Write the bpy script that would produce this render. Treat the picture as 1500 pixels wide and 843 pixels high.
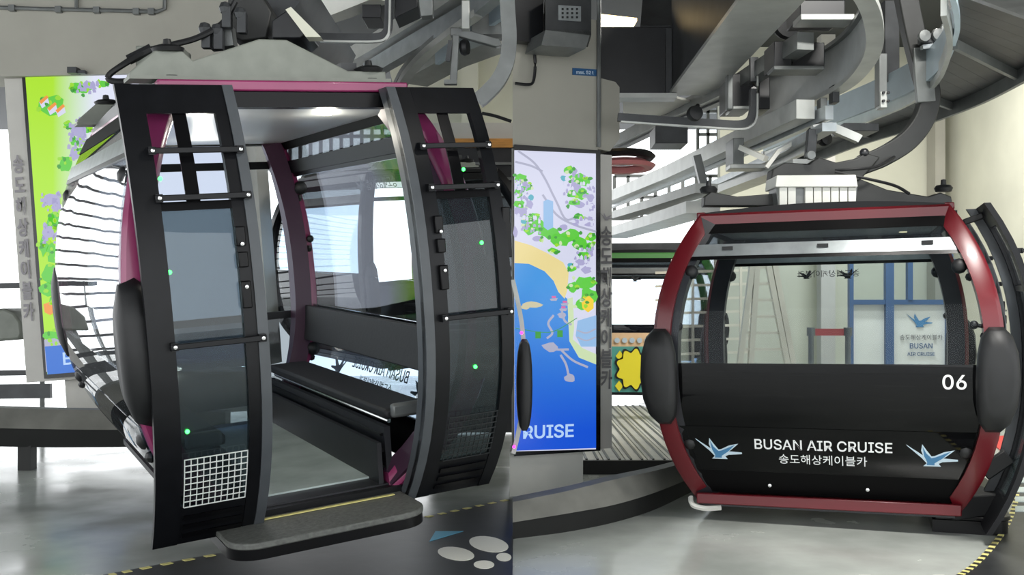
import bpy, bmesh, math, random
from mathutils import Matrix, Vector
random.seed(7)
S = bpy.context.scene
for o in list(bpy.data.objects): bpy.data.objects.remove(o)
# ------------------------------------------------------------------ camera, sky, exposure
EYE = 1.5; FOC = 1500.0; CX = 750.0; CY = 449.0
cam = bpy.data.objects.new('camera', bpy.data.cameras.new('camera'))
S.collection.objects.link(cam); S.camera = cam
cam.location = (0, 0, EYE); cam.rotation_euler = (math.pi/2, 0, 0)
cam.data.sensor_width = 36; cam.data.lens = 36.0*FOC/1500.0
cam.data.shift_y = (CY-421.5)/1500.0; cam.data.clip_end = 200
w = bpy.data.worlds.new('overcast_sky'); S.world = w; w.use_nodes = True
w.node_tree.nodes['Background'].inputs[0].default_value = (0.96, 0.985, 1.0, 1)
w.node_tree.nodes['Background'].inputs[1].default_value = 2.9
S.view_settings.view_transform = 'Standard'; S.view_settings.look = 'None'
S.view_settings.gamma = 1.0; S.view_settings.use_curve_mapping = False
S.view_settings.exposure = 0.0
S.cycles.transparent_max_bounces = 32

# ------------------------------------------------------------------ helpers
COL = S.collection
V = Vector
def W(px, py, Y):                       # a point that the photograph shows at (px, py), Y metres away
    return V(((px-CX)*Y/FOC, Y, EYE-(py-CY)*Y/FOC))
def FL(px, py, z=0.0):                  # the same for a point lying on the floor
    Y = (EYE-z)*FOC/(py-CY); return V(((px-CX)*Y/FOC, Y, z))
def WZ(px, py, z):                      # a point at height z
    Y = (z-EYE)*FOC/(CY-py); return V(((px-CX)*Y/FOC, Y, z))
def lin(c):
    return tuple(((x/255)/12.92 if x <= 10 else (((x/255)+.055)/1.055)**2.4) for x in c)
MATS = {}
def mat(name, rgb, rough=.5, metal=0.0, noise=0.0, scale=6.0, bump=0.0, emit=0.0, coat=0.0, spec=.5, stretch=None, rvar=0.0):
    m = bpy.data.materials.new(name); m.use_nodes = True
    nt = m.node_tree; b = nt.nodes['Principled BSDF']; c = lin(rgb)+(1,)
    b.inputs['Base Color'].default_value = c; b.inputs['Roughness'].default_value = rough
    b.inputs['Metallic'].default_value = metal; b.inputs['Specular IOR Level'].default_value = spec
    if coat: b.inputs['Coat Weight'].default_value = coat; b.inputs['Coat Roughness'].default_value = .08
    if emit: b.inputs['Emission Color'].default_value = c; b.inputs['Emission Strength'].default_value = emit
    if noise or bump or rvar:
        tc = nt.nodes.new('ShaderNodeTexCoord'); n = nt.nodes.new('ShaderNodeTexNoise')
        n.inputs['Scale'].default_value = scale; n.inputs['Detail'].default_value = 6
        src = tc.outputs['Object']
        if stretch:
            mp = nt.nodes.new('ShaderNodeMapping'); mp.inputs['Scale'].default_value = stretch
            nt.links.new(src, mp.inputs[0]); src = mp.outputs[0]
        nt.links.new(src, n.inputs['Vector'])
        if noise:
            r = nt.nodes.new('ShaderNodeValToRGB')
            r.color_ramp.elements[0].position = .3; r.color_ramp.elements[1].position = .7
            r.color_ramp.elements[0].color = tuple(x*(1-noise) for x in c[:3])+(1,)
            r.color_ramp.elements[1].color = tuple(min(1, x*(1+noise)) for x in c[:3])+(1,)
            nt.links.new(n.outputs['Fac'], r.inputs['Fac']); nt.links.new(r.outputs[0], b.inputs['Base Color'])
        if rvar:
            mr = nt.nodes.new('ShaderNodeMapRange'); mr.inputs[1].default_value = .3; mr.inputs[2].default_value = .7
            mr.inputs[3].default_value = max(.02, rough-rvar); mr.inputs[4].default_value = rough+rvar
            nt.links.new(n.outputs['Fac'], mr.inputs[0]); nt.links.new(mr.outputs[0], b.inputs['Roughness'])
        if bump:
            bp = nt.nodes.new('ShaderNodeBump'); bp.inputs['Strength'].default_value = bump; bp.inputs['Distance'].default_value = .01
            nt.links.new(n.outputs['Fac'], bp.inputs['Height']); nt.links.new(bp.outputs[0], b.inputs['Normal'])
    MATS[name] = m; return m
def glass(name, tint, ior=1.5, body=0.0, body_rgb=(60, 70, 80), rough=.0, wave=0.0):
    m = bpy.data.materials.new(name); m.use_nodes = True; nt = m.node_tree
    nt.nodes.remove(nt.nodes['Principled BSDF']); out = nt.nodes['Material Output']
    t = nt.nodes.new('ShaderNodeBsdfTransparent'); t.inputs[0].default_value = tint+(1,)
    base = t.outputs[0]
    if body:
        d = nt.nodes.new('ShaderNodeBsdfDiffuse'); d.inputs[0].default_value = lin(body_rgb)+(1,)
        mx = nt.nodes.new('ShaderNodeMixShader'); mx.inputs[0].default_value = body
        nt.links.new(base, mx.inputs[1]); nt.links.new(d.outputs[0], mx.inputs[2]); base = mx.outputs[0]
    g = nt.nodes.new('ShaderNodeBsdfGlossy'); g.inputs['Roughness'].default_value = rough
    lw = nt.nodes.new('ShaderNodeLayerWeight'); lw.inputs[0].default_value = .5      # same from both faces of the pane
    pw = nt.nodes.new('ShaderNodeMath'); pw.operation = 'POWER'; pw.inputs[1].default_value = 4.0
    fr = nt.nodes.new('ShaderNodeMath'); fr.operation = 'MULTIPLY_ADD'; fr.inputs[1].default_value = .85
    fr.inputs[2].default_value = ((ior-1)/(ior+1))**2
    nt.links.new(lw.outputs['Facing'], pw.inputs[0]); nt.links.new(pw.outputs[0], fr.inputs[0])
    if wave:
        tc = nt.nodes.new('ShaderNodeTexCoord'); n = nt.nodes.new('ShaderNodeTexNoise'); n.inputs['Scale'].default_value = 2.2; n.inputs['Detail'].default_value = 0
        bp = nt.nodes.new('ShaderNodeBump'); bp.inputs['Strength'].default_value = wave; bp.inputs['Distance'].default_value = .05
        nt.links.new(tc.outputs['Object'], n.inputs['Vector']); nt.links.new(n.outputs['Fac'], bp.inputs['Height'])
        nt.links.new(bp.outputs[0], g.inputs['Normal'])
    mx = nt.nodes.new('ShaderNodeMixShader')
    nt.links.new(fr.outputs[0], mx.inputs[0]); nt.links.new(base, mx.inputs[1]); nt.links.new(g.outputs[0], mx.inputs[2])
    nt.links.new(mx.outputs[0], out.inputs[0]); MATS[name] = m; return m
def screen_mat(name, rgb, strength=1.0, rgb2=None, axis='X', p0=.2, p1=.6):
    m = bpy.data.materials.new(name); m.use_nodes = True; nt = m.node_tree
    b = nt.nodes['Principled BSDF']; b.inputs['Base Color'].default_value = (.01, .01, .01, 1); b.inputs['Roughness'].default_value = .25
    b.inputs['Emission Color'].default_value = lin(rgb)+(1,); b.inputs['Emission Strength'].default_value = strength
    if rgb2:
        tc = nt.nodes.new('ShaderNodeTexCoord'); sp = nt.nodes.new('ShaderNodeSeparateXYZ'); r = nt.nodes.new('ShaderNodeValToRGB')
        nt.links.new(tc.outputs['Generated'], sp.inputs[0]); nt.links.new(sp.outputs[axis], r.inputs[0])
        r.color_ramp.elements[0].position = p0; r.color_ramp.elements[1].position = p1
        r.color_ramp.elements[0].color = lin(rgb)+(1,); r.color_ramp.elements[1].color = lin(rgb2)+(1,)
        nt.links.new(r.outputs[0], b.inputs['Emission Color'])
    MATS[name] = m; return m

class MB:
    def __init__(s): s.v = []; s.f = []
    def add(s, vs, fs):
        n = len(s.v); s.v += [V(p) for p in vs]; s.f += [tuple(i+n for i in f) for f in fs]; return s
    def box(s, c, d, R=None):
        c = V(c); hx, hy, hz = d[0]/2, d[1]/2, d[2]/2
        vs = [V((x, y, z)) for x in (-hx, hx) for y in (-hy, hy) for z in (-hz, hz)]
        if R: vs = [R @ p for p in vs]
        return s.add([c+p for p in vs], [(0,1,3,2),(4,6,7,5),(0,4,5,1),(2,3,7,6),(0,2,6,4),(1,5,7,3)])
    def prism(s, poly, d):
        n = len(poly); d = V(d); poly = [V(p) for p in poly]
        return s.add(poly+[p+d for p in poly], [tuple(range(n))[::-1], tuple(range(n, 2*n))]+[(i, (i+1) % n, n+(i+1) % n, n+i) for i in range(n)])
    def sweep(s, path, prof, up=(0,0,1), closed=False):
        path = [V(p) for p in path]; up = V(up); n = len(path); k = len(prof); vs = []
        for i in range(n):
            if closed: t = path[(i+1) % n]-path[i-1]
            else: t = path[min(i+1, n-1)]-path[max(i-1, 0)]
            t.normalize(); sd = t.cross(up)
            if sd.length < 1e-4: sd = t.cross(V((1, 0, 0)))
            sd.normalize(); nn = sd.cross(t)
            vs += [path[i]+sd*a+nn*b for a, b in prof]
        fs = []
        for i in range(n if closed else n-1):
            j = (i+1) % n
            fs += [(i*k+q, i*k+(q+1) % k, j*k+(q+1) % k, j*k+q) for q in range(k)]
        if not closed: fs += [tuple(range(k))[::-1], tuple(range((n-1)*k, n*k))]
        return s.add(vs, fs)
    def bar(s, path, wd, ht, up=(0,0,1), closed=False):
        a, b = wd/2, ht/2; return s.sweep(path, [(-a,-b), (a,-b), (a,b), (-a,b)], up, closed)
    def tube(s, path, r, n=8, closed=False, up=(0,0,1)):
        return s.sweep(path, [(r*math.cos(2*math.pi*i/n), r*math.sin(2*math.pi*i/n)) for i in range(n)], up, closed)
    def lathe(s, c, axis, prof, n=16):
        c = V(c); z = V(axis).normalized(); x = z.orthogonal().normalized(); y = z.cross(x); k = len(prof); vs = []
        for i in range(n):
            a = 2*math.pi*i/n; d = x*math.cos(a)+y*math.sin(a)
            vs += [c+d*max(r, 1e-4)+z*h for r, h in prof]
        fs = [(i*k+q, ((i+1) % n)*k+q, ((i+1) % n)*k+q+1, i*k+q+1) for i in range(n) for q in range(k-1)]
        fs += [tuple(i*k for i in range(n))[::-1], tuple(i*k+k-1 for i in range(n))]
        return s.add(vs, fs)
    def ring(s, c, axis, prof, n=28):   # lathe of a closed profile, hollow in the middle
        c = V(c); z = V(axis).normalized(); x = z.orthogonal().normalized(); y = z.cross(x); k = len(prof); vs = []
        for i in range(n):
            a = 2*math.pi*i/n; d = x*math.cos(a)+y*math.sin(a); vs += [c+d*r+z*h for r, h in prof]
        return s.add(vs, [(i*k+q, ((i+1) % n)*k+q, ((i+1) % n)*k+(q+1) % k, i*k+(q+1) % k) for i in range(n) for q in range(k)])
    def ball(s, c, r, n=10):
        r = r if hasattr(r, '__len__') else (r, r, r); m = n//2; c = V(c)
        vs = [c+V((r[0]*math.sin(math.pi*j/m)*math.cos(2*math.pi*i/n), r[1]*math.sin(math.pi*j/m)*math.sin(2*math.pi*i/n), r[2]*math.cos(math.pi*j/m))) for j in range(1, m) for i in range(n)]
        vs += [c+V((0, 0, r[2])), c-V((0, 0, r[2]))]; N = len(vs)
        fs = [(j*n+i, j*n+(i+1) % n, (j+1)*n+(i+1) % n, (j+1)*n+i) for j in range(m-2) for i in range(n)]
        fs += [(N-2, (i+1) % n, i) for i in range(n)]+[(N-1, (m-2)*n+i, (m-2)*n+(i+1) % n) for i in range(n)]
        return s.add(vs, fs)
    def sheet(s, fn, fb, nu, nv):       # closed curved plate: front fn(s,t), back fb(s,t)
        A = [fn(i/nu, j/nv) for i in range(nu+1) for j in range(nv+1)]; B = [fb(i/nu, j/nv) for i in range(nu+1) for j in range(nv+1)]
        N = len(A); k = nv+1; fs = []
        for i in range(nu):
            for j in range(nv):
                a = i*k+j; fs += [(a, a+1, a+k+1, a+k), (N+a, N+a+k, N+a+k+1, N+a+1)]
        ed = [i*k for i in range(nu+1)]+[nu*k+j for j in range(1, nv+1)]+[i*k+nv for i in range(nu-1, -1, -1)]+[j for j in range(nv-1, 0, -1)]
        for q in range(len(ed)):
            a, b = ed[q], ed[(q+1) % len(ed)]; fs.append((a, b, N+b, N+a))
        return s.add(A+B, fs)
    def build(s, name, m, parent=None, world=False, bev=0.0, angle=40):
        me = bpy.data.meshes.new(name)
        off = V(parent['_o']) if (parent is not None and world) else V((0, 0, 0))
        me.from_pydata([tuple(p-off) for p in s.v], [], s.f); 
        bm = bmesh.new(); bm.from_mesh(me); bmesh.ops.remove_doubles(bm, verts=bm.verts, dist=1e-5)
        bmesh.ops.recalc_face_normals(bm, faces=bm.faces); bm.to_mesh(me); bm.free()
        me.polygons.foreach_set('use_smooth', [True]*len(me.polygons)); me.set_sharp_from_angle(angle=math.radians(angle)); me.update()
        o = bpy.data.objects.new(name, me); COL.objects.link(o)
        me.materials.append(MATS[m] if isinstance(m, str) else m)
        if parent is not None: o.parent = parent
        if bev:
            b = o.modifiers.new('bevel', 'BEVEL'); b.width = bev; b.segments = 2; b.limit_method = 'ANGLE'
        return o
def thing(name, label, cat, loc=(0, 0, 0), group=None, M=None):
    o = bpy.data.objects.new(name, None); COL.objects.link(o); o.empty_display_size = .1
    if M is not None: o.matrix_world = M
    else: o.location = loc
    o['_o'] = tuple(loc); o['label'] = label; o['category'] = cat
    if group: o['group'] = group
    return o
def tag(o, label, cat, group=None):
    o['label'] = label; o['category'] = cat
    if group: o['group'] = group
    return o
def struct(o, label=None):
    o['kind'] = 'structure'
    if label: o['label'] = label
    return o
def spl(pts, n=6):                       # Catmull-Rom through the points
    P = [V(p) for p in pts]; P = [P[0]*2-P[1]]+P+[P[-1]*2-P[-2]]; out = []
    for i in range(1, len(P)-2):
        for k in range(n):
            t = k/n; a, b, c, d = P[i-1:i+3]
            out.append(.5*((2*b)+(c-a)*t+(2*a-5*b+4*c-d)*t*t+(3*b-a-3*c+d)*t*t*t))
    return out+[P[-2]]
def text(name, body, size, M, m, parent, ex=.0008, align='CENTER', sx=1.0, bold=0.0):
    c = bpy.data.curves.new(name, 'FONT'); c.body = body; c.size = size; c.extrude = ex; c.align_x = align; c.align_y = 'CENTER'; c.offset = bold
    c.resolution_u = 3
    if FONT is not None and body.isascii(): c.font = FONT
    t = bpy.data.objects.new(name+'_tmp', c); COL.objects.link(t)
    me = bpy.data.meshes.new_from_object(t); me.name = name
    bpy.data.objects.remove(t); bpy.data.curves.remove(c)
    me.transform(M @ Matrix.Diagonal((sx, 1, 1, 1)))
    o = bpy.data.objects.new(name, me); COL.objects.link(o); me.materials.clear(); me.materials.append(MATS[m])
    if parent is not None: o.parent = parent
    return o
def frame(o, x, y):                      # 4x4 with origin o, text x axis x, text up y
    x = V(x).normalized(); z = x.cross(V(y)).normalized(); y = z.cross(x)
    return Matrix(((x.x, y.x, z.x, o[0]), (x.y, y.y, z.y, o[1]), (x.z, y.z, z.z, o[2]), (0, 0, 0, 1)))
def bundled_font():
    import os
    p = os.path.join(bpy.utils.system_resource('DATAFILES') or '', 'fonts', 'Inter.woff2')
    try: return bpy.data.fonts.load(p)
    except Exception: return None
FONT = bundled_font()
BIRD = [(-1.0,.52),(-.35,.02),(-.42,.25),(-.38,.55),(-.22,.28),(-.02,-.02),(.1,0.0),(.45,.2),(.85,.3),(.55,.0),(.42,-.1),(.98,-.14),(.98,-.22),(.4,-.28),(.25,-.36),(.35,-.5),(-.33,-.5),(-.2,-.36),(-.4,-.1),(-.95,.45)]
BIRD_IN = [(-.36,.42),(-.22,.12),(-.02,-.1),(.12,-.06),(.7,.24),(.4,-.1),(.1,-.34),(.1,-.44),(-.2,-.44),(-.18,-.3),(-.3,-.02)]
def bird(name, M, s, parent, m_out, m_in=None):
    o = MB().prism([M @ V((x*s, y*s, 0)) for x, y in BIRD], (M.to_3x3() @ V((0, 0, .001)))).build(name, m_out, parent)
    if m_in: MB().prism([M @ V((x*s, y*s, .0012)) for x, y in BIRD_IN], (M.to_3x3() @ V((0, 0, .001)))).build('bird_fill', m_in, parent)
    return o

# ------------------------------------------------------------------ materials
mat('floor_paint', (166,171,166), .22, noise=.22, scale=1.3, bump=.05, rvar=.1)
mat('mat_black', (34,37,40), .38, noise=.3, scale=5, bump=.15)
mat('tape_yellow', (214,205,130), .5); mat('tape_dark', (40,40,38), .5)
mat('foot_white', (222,222,212), .45); mat('foot_cyan', (92,176,206), .45)
mat('wall_cream', (200,200,184), .75, noise=.05, scale=2)
mat('wall_beige', (160,158,148), .7, noise=.06, scale=2)
mat('ceiling_dark', (58,60,62), .8)
mat('steel_black', (26,27,30), .35, noise=.25, scale=9)
mat('steel_dark', (58,60,62), .42, metal=.3, noise=.3, scale=5)
mat('steel_mid', (112,115,114), .4, metal=.35, noise=.2, scale=6)
mat('steel_light', (176,178,174), .35, metal=.35, noise=.12, scale=6)
mat('galv', (160,166,168), .32, metal=.6, noise=.15, scale=8)
mat('paint_blue_grey', (176,192,202), .45, noise=.08, scale=4)
mat('beam_grey', (124,128,120), .55, noise=.12, scale=7)
mat('beam_dark', (38,39,38), .5, noise=.2, scale=7)
mat('panel_white', (214,214,206), .5, noise=.04)
mat('hoop_red', (92,14,24), .34, coat=.1, noise=.06)
mat('hoop_magenta', (138,48,92), .3, coat=.3, noise=.06)
mat('hoop_green', (74,128,66), .3)
mat('gloss_black', (10,10,12), .3, spec=.2)
mat('skirt_black', (9,9,10), .6, spec=.1)
mat('door_black', (17,18,21), .4, noise=.2, scale=10, spec=.25)
mat('door_seal', (74,78,82), .45, noise=.12)
mat('rubber', (17,18,20), .55, noise=.2, scale=14)
mat('seat_black', (24,25,28), .6, noise=.2, scale=30, bump=.1)
mat('interior_dark', (30,31,36), .45, noise=.2)
mat('ceiling_light', (230,232,230), .36, metal=.85)
mat('cabin_floor', (196,210,206), .14, noise=.2, scale=3)
mat('tread', (96,98,94), .55, noise=.25, scale=40, bump=.4)
mat('chrome', (190,190,190), .15, metal=1)
mat('white_text', (235,236,236), .5); mat('black_text', (24,26,30), .5); mat('grey_text', (92,90,92), .5); mat('faint_text', (140,136,140), .5)
mat('bird_blue', (66,122,164), .4); mat('bird_edge', (196,214,226), .4)
mat('glint_green', (60,255,90), .4, emit=6); mat('glint_magenta', (255,60,220), .4, emit=3)  # emission stands in for small coloured reflections
mat('lamp_warm', (255,222,160), .5, emit=5); mat('lamp_spot', (255,240,190), .5, emit=4)
mat('wire_white', (215,218,215), .4); mat('wire_dark', (60,62,64), .4, metal=.5)
mat('wood', (196,138,66), .5, noise=.2, scale=6, stretch=(1,8,8))
mat('kiosk_grey', (186,184,178), .5, noise=.04); mat('bezel', (16,17,20), .25)
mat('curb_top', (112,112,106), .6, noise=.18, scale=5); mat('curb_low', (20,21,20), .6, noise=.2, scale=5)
mat('red_mat', (206,66,62), .6); mat('stripe_light', (176,188,186), .5); mat('stripe_dark', (110,122,124), .5)
mat('belt_red', (176,72,74), .6); mat('frame_blue', (66,92,128), .4); mat('ladder_wood', (222,214,196), .5)
mat('sign_blue', (40,84,128), .4); mat('sign_text', (190,206,220), .5)
mat('post_purple', (62,38,56), .4); mat('rail_paint', (172,175,174), .4, noise=.12)
mat('teal', (84,160,150), .5); mat('orange_band', (226,190,150), .5); mat('cloud_yellow', (244,228,50), .5)
mat('platform_grey', (196,197,192), .45, noise=.1); mat('pulley_red', (226,140,140), .4)
glass('glass_clear', (.95, .97, .98), 1.2); glass('glass_tint', (.45, .48, .5), 1.5, body=.12, body_rgb=(80,86,92))
glass('glass_door', (.42, .48, .5), 1.5, body=.1, body_rgb=(90,104,110)); glass('glass_end', (.9, .93, .95), 1.14); glass('glass_wavy', (.86, .9, .92), 1.5, wave=.05)
glass('glass_dark', (.07, .07, .08), 1.35, body=.2, body_rgb=(24,25,28)); glass('glass_blue', (.66, .74, .82), 1.5)
# ------------------------------------------------------------------ the setting
def slab(name, x0, x1, y0, y1, z0, z1, m):
    return MB().box(((x0+x1)/2, (y0+y1)/2, (z0+z1)/2), (x1-x0, y1-y0, z1-z0)).build(name, m)
struct(slab('floor', -12, 9, -3, 22, -.2, 0, 'floor_paint'))
struct(slab('ceiling', -12, 9, -3, 22, 5.3, 5.6, 'ceiling_dark'))
struct(slab('wall_back', 3.05, 6.55, 15, 15.2, 0, 5.3, 'wall_cream'))
struct(slab('wall_right', 6.35, 6.55, 5.5, 15, 0, 5.3, 'wall_cream'))
#struct(slab('wall_left', -11.2, -11, 4, 22, 0, 5.3, 'wall_cream'))

def lamp(label, x, y, power, sx=1.5, sy=.35, z=5.2):  # unseen fill light in a made-up fixture, added to brighten walls and floor
    T = thing('ceiling_lamp', label, 'lamp', (x, y, z))  # added fill lamp, no real ceiling fixture
    MB().box((0, 0, .04), (sx+.06, sy+.06, .08)).build('housing', 'panel_white', T, bev=.008)
    MB().box((0, 0, -.006), (sx, sy, .012)).build('fill_diffuser', 'fill_white', T)
    l = bpy.data.objects.new('light', bpy.data.lights.new('lamp_light', 'AREA')); COL.objects.link(l); l.parent = T  # added fill light
    l.location = (0, 0, -.03); l.data.shape = 'RECTANGLE'; l.data.size = sx; l.data.size_y = sy; l.data.energy = power; l.data.color = (1, .98, .93)
mat('fill_white', (255,248,235), .5, emit=6)
lamp('added white fill lamp over the back cream wall, behind the red cabin', 4.1, 11.6, 225)
lamp('added white fill lamp next to the right cream wall, halfway back', 4.4, 10.2, 105)
lamp('added white fill lamp over the floor in front of the red cabin', 2.6, 4.2, 430)
#lamp('added white fill lamp over the black mat near the open cabin', -2.2, 3.4, 130)
# ------------------------------------------------------------------ gondola cabins
def make_cabin(label, M, dims, hoop_m, group, full=True, sill=True, number=None, hanger='beam', bench=(.265, .385), glints=None, end_glass='glass_end', leaves=((-.96,-.36,-1),(.53,1.10,1)), grid=('wire_white','wire_dark'), lower_m='glass_dark', name='gondola_cabin', bump_u=0.0, leaf_off=.1, hoop_in=0.0):
    L, bt, bm_, bb, H, wm, Lt, Lb = dims
    k = H/2.05
    T = thing(name, label, 'gondola', M.translation, group, M)
    def prof(w, m, t, b):
        return m-(m-t)*((w-wm)/(H-wm))**2.4 if w > wm else m-(m-b)*((wm-w)/wm)**2.4
    B = lambda w: prof(w, bm_, bt, bb)
    A = lambda w: prof(w, L/2, Lt/2, Lb/2)
    # --- end hoops
    for su in (-1, 1):
        pts = []
        N = 22
        for i in range(N+1): wv = H*i/N; pts.append((-B(wv), wv))
        for i in range(1, 8): pts.append((-bt+2*bt*i/8, H))
        for i in range(N, -1, -1): wv = H*i/N; pts.append((B(wv), wv))
        for i in range(1, 8): pts.append((bb-2*bb*i/8, 0))
        n = len(pts); mb = MB(); vs = []
        for i in range(n):
            v, wv = pts[i]; th = .115*k if 0 < i < N or N+8 < i < 2*N+9 else .085*k
            t = V((pts[(i+1) % n][0]-pts[i-1][0], pts[(i+1) % n][1]-pts[i-1][1])).normalized()
            nx = V((t[1], -t[0]))
            cx = V((v, wv)); mid = V((0, H*.5)); 
            if nx.dot(mid-cx) < 0: nx = -nx
            q = cx+nx*th; ua = A(min(max(wv, 0), H))-hoop_in; hu = .065*k
            o_ = .02*k
            vs += [(su*(ua+hu-o_), v, wv), (su*(ua+hu), (v+(q.x-v)*.2), wv+(q.y-wv)*.2), (su*(ua+hu), q.x, q.y), (su*(ua-hu), q.x, q.y), (su*(ua-hu), (v+(q.x-v)*.2), wv+(q.y-wv)*.2), (su*(ua-hu+o_), v, wv)]
        fs = [(i*6+q, i*6+(q+1) % 6, ((i+1) % n)*6+(q+1) % 6, ((i+1) % n)*6+q) for i in range(n) for q in range(6)]
        mb.add(vs, fs).build('frame_hoop', hoop_m, T)
    def end_sheet(su, f0, f1, inset, du, th, m, nm, nv=10, nw=6, par=T):
        fn = lambda s, t: (su*(A(H*(f0+(f1-f0)*t))+du), (2*s-1)*(B(H*(f0+(f1-f0)*t))-inset), H*(f0+(f1-f0)*t))
        fb = lambda s, t: (lambda p: (p[0]-su*th, p[1], p[2]))(fn(s, t))
        return MB().sheet(fn, fb, nv, nw).build(nm, m, par)
    def end_frame(su, f, v, du):         # tangent frame on the outside of an end
        wv = H*f; e = .01
        t = V((su*(A(wv+e)-A(wv-e)), 0, 2*e)).normalized()
        return frame(V((su*(A(wv)+du), v, wv)), (0, -1 if su < 0 else 1, 0), t)
    IN, DU = .1*k, 0.0
    for su in (-1, 1):
        if full == 'left': IN, DU = ((.02*k, .005*k) if su < 0 else (.1*k, -.02*k))
        end_sheet(su, .852, .892, IN, DU+.02, .05, 'door_black' if full == 'left' and su > 0 else 'galv' if full else 'steel_mid', 'window_bar', nw=2)
        end_sheet(su, .892, .93, IN, DU, .012, 'glass_tint', 'upper_pane', nw=3)
        end_sheet(su, .93, .975, IN*.8, DU+.005, .02, 'skirt_black', 'end_header', nw=2)
        if full == True and su < 0:
            for q in (-.66, -.02, .6): MB().box((-A(.877*H)-.025, q, .877*H), (.02, .07, .025)).build('bar_clip', 'rubber', T)
        gl = end_sheet(su, .5, .855, IN, DU+.012, .012, 'glass_wavy' if full == 'left' and su < 0 else end_glass, 'end_window')
        end_sheet(su, .84, .856, IN, DU+.018, .03, 'gloss_black', 'window_gasket', nw=1, par=gl)
        end_sheet(su, bench[0]+.005, .5 if full != 'left' and su < 0 else max(bench[1], .385), IN, DU+.006, .012, 'glass_dark' if full != 'left' else 'glass_tint', 'dark_band')
        if full == 'left' or su > 0: end_sheet(su, max(bench[1], .385), .5, IN, DU+.012, .012, end_glass, 'window_lower_pane')
        lo = end_sheet(su, .135, bench[0]+.005 if full == 'left' else .29, IN, DU+.01, .012, ('glass_blue' if full == 'left' else lower_m), 'lower_panel')
        end_sheet(su, .05, .135, IN, DU+.01, .03, 'skirt_black', 'skirt_panel', nw=3)
        if full:
            tm = 'black_text' if full == 'left' else 'white_text'
            fc = (.135+(bench[0] if full == 'left' else .29))/2
            Mx = end_frame(su, fc+.022, 0, .014)
            text('lettering', 'BUSAN AIR CRUISE', .142*k, Mx, tm, lo, bold=.0011, sx=1.0 if full == 'left' else .925)
            text('lettering', '송도해상케이블카', .085*k, end_frame(su, fc-.03, 0, .014), tm, lo, sx=.9)
            for sv in (-1, 1):
                bird('bird_decal', end_frame(su, fc, sv*.67*(1.25 if full == 'left' else 1), .014), .155*k, lo, 'bird_edge' if full != 'left' else 'black_text', 'bird_blue')
            if full != 'left' and su < 0:
                text('lettering', '송도해상케이블카', .07, end_frame(1, .8, .02, -.01), 'grey_text', gl)
                bird('bird_decal', end_frame(1, .8, -.14, -.01), .09, gl, 'black_text'); bird('bird_decal', end_frame(1, .8, .2, -.01), .08, gl, 'black_text')
                for q in (-.28, .35): MB().lathe(V((-A(.085*H)-.02, q, .085*H)), (-1, 0, 0), [(.0, 0), (.012, .0), (.012, .004), (0, .006)], 8).build('rivet', 'chrome', T)
            if full == 'left' and su > 0:
                text('lettering', '송도해상케이블카', .09, end_frame(1, .78, -.25, .014), 'black_text', gl)
                bird('bird_decal', end_frame(1, .785, .12, .014), .11, gl, 'black_text')
        if number and su < 0:
            text('cabin_number', number, .17, end_frame(su, .447, -.8, .012), 'white_text', T, bold=.0018)
        if full: MB().box((su*(A(0)-hoop_in-.1*k), 0, .065*H), (.03, 2*bb*.97, .11*H)).build('kick_board', 'interior_dark', T)
        if full and full != 'left': MB().bar([(su*(A(.03*H)+.075), -bb-.02, .03*H), (su*(A(.03*H)+.075), bb+.02, .03*H)], .05, .075).build('bottom_rail', hoop_m, T, bev=.008)
        if full:
            for sv in ((1,) if su < 0 else (-1, 1)):
                MB().bar([(su*(A(H*f)-hoop_in-.05*k), sv*(B(H*f)-.1*k), H*f) for f in [.02+.94*q/18 for q in range(19)]], .13*k, .12*k, up=(1, 0, 0)).build('post_lining', 'post_purple' if full == 'left' else 'interior_dark', T)
        # window stoppers and knobs
        if full:
            for sv in (-1, 1):
                for f in (.8, .62, .23):
                    p = V((su*(A(H*f)-.02), sv*(B(H*f)-.16*k), H*f))
                    mb = MB().ball(p, .05*k if f != .62 else .028*k, 10); mb.tube([p, p+V((0, sv*.1*k, -.02))], .014*k, 6); mb.ball(p+V((0, sv*.06*k, -.07*k)), .028*k, 8)
                    mb.build('window_stopper', 'rubber', T)
        # bench
        a1 = A(H*.25)
        dep = .45*k/1.2; zs = (.188 if full == 'left' else .215)*H
        mb = MB(); mb.box((su*(a1-.14*k-dep*.36), 0, zs), (dep*.72, 2*bb*.96, .055*k)); mb.build('bench_seat', 'seat_black', T, bev=.02)
        r_u = min(a1-dep*.45, A(0)-.1*k); mb = MB(); mb.box((su*r_u, 0, zs*.47), (.04, 2*bb*.95, zs*.72)); mb.build('bench_riser', 'interior_dark', T)
        if full:
            for q in (.28, .5, .72): MB().box((su*(r_u-.03), 0, zs*q), (.02, 2*bb*.93, .018)).build('riser_slat', 'gloss_black', T)
            MB().tube([(su*(a1-dep-.0), -bb*.93, zs-.05), (su*(a1-dep-.0), bb*.93, zs-.05)], .012*k, 6).build('seat_rail', 'chrome', T)
            MB().box((su*(a1-dep*.8), -bb*.98, zs+.02*k), (.17*k, .05, .075*k)).build('armrest', 'steel_mid', T, bev=.02)
        fn = lambda s, t, su=su: (su*(A(H*(bench[0]+(bench[1]-bench[0])*t))-.07*k), (2*s-1)*bm_*.9, H*(bench[0]+(bench[1]-bench[0])*t))
        fb = lambda s, t, su=su: (lambda p: (p[0]-su*.035, p[1], p[2]))(fn(s, t))
        MB().sheet(fn, fb, 8, 4).build('bench_back', 'seat_black', T, bev=.01)
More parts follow.
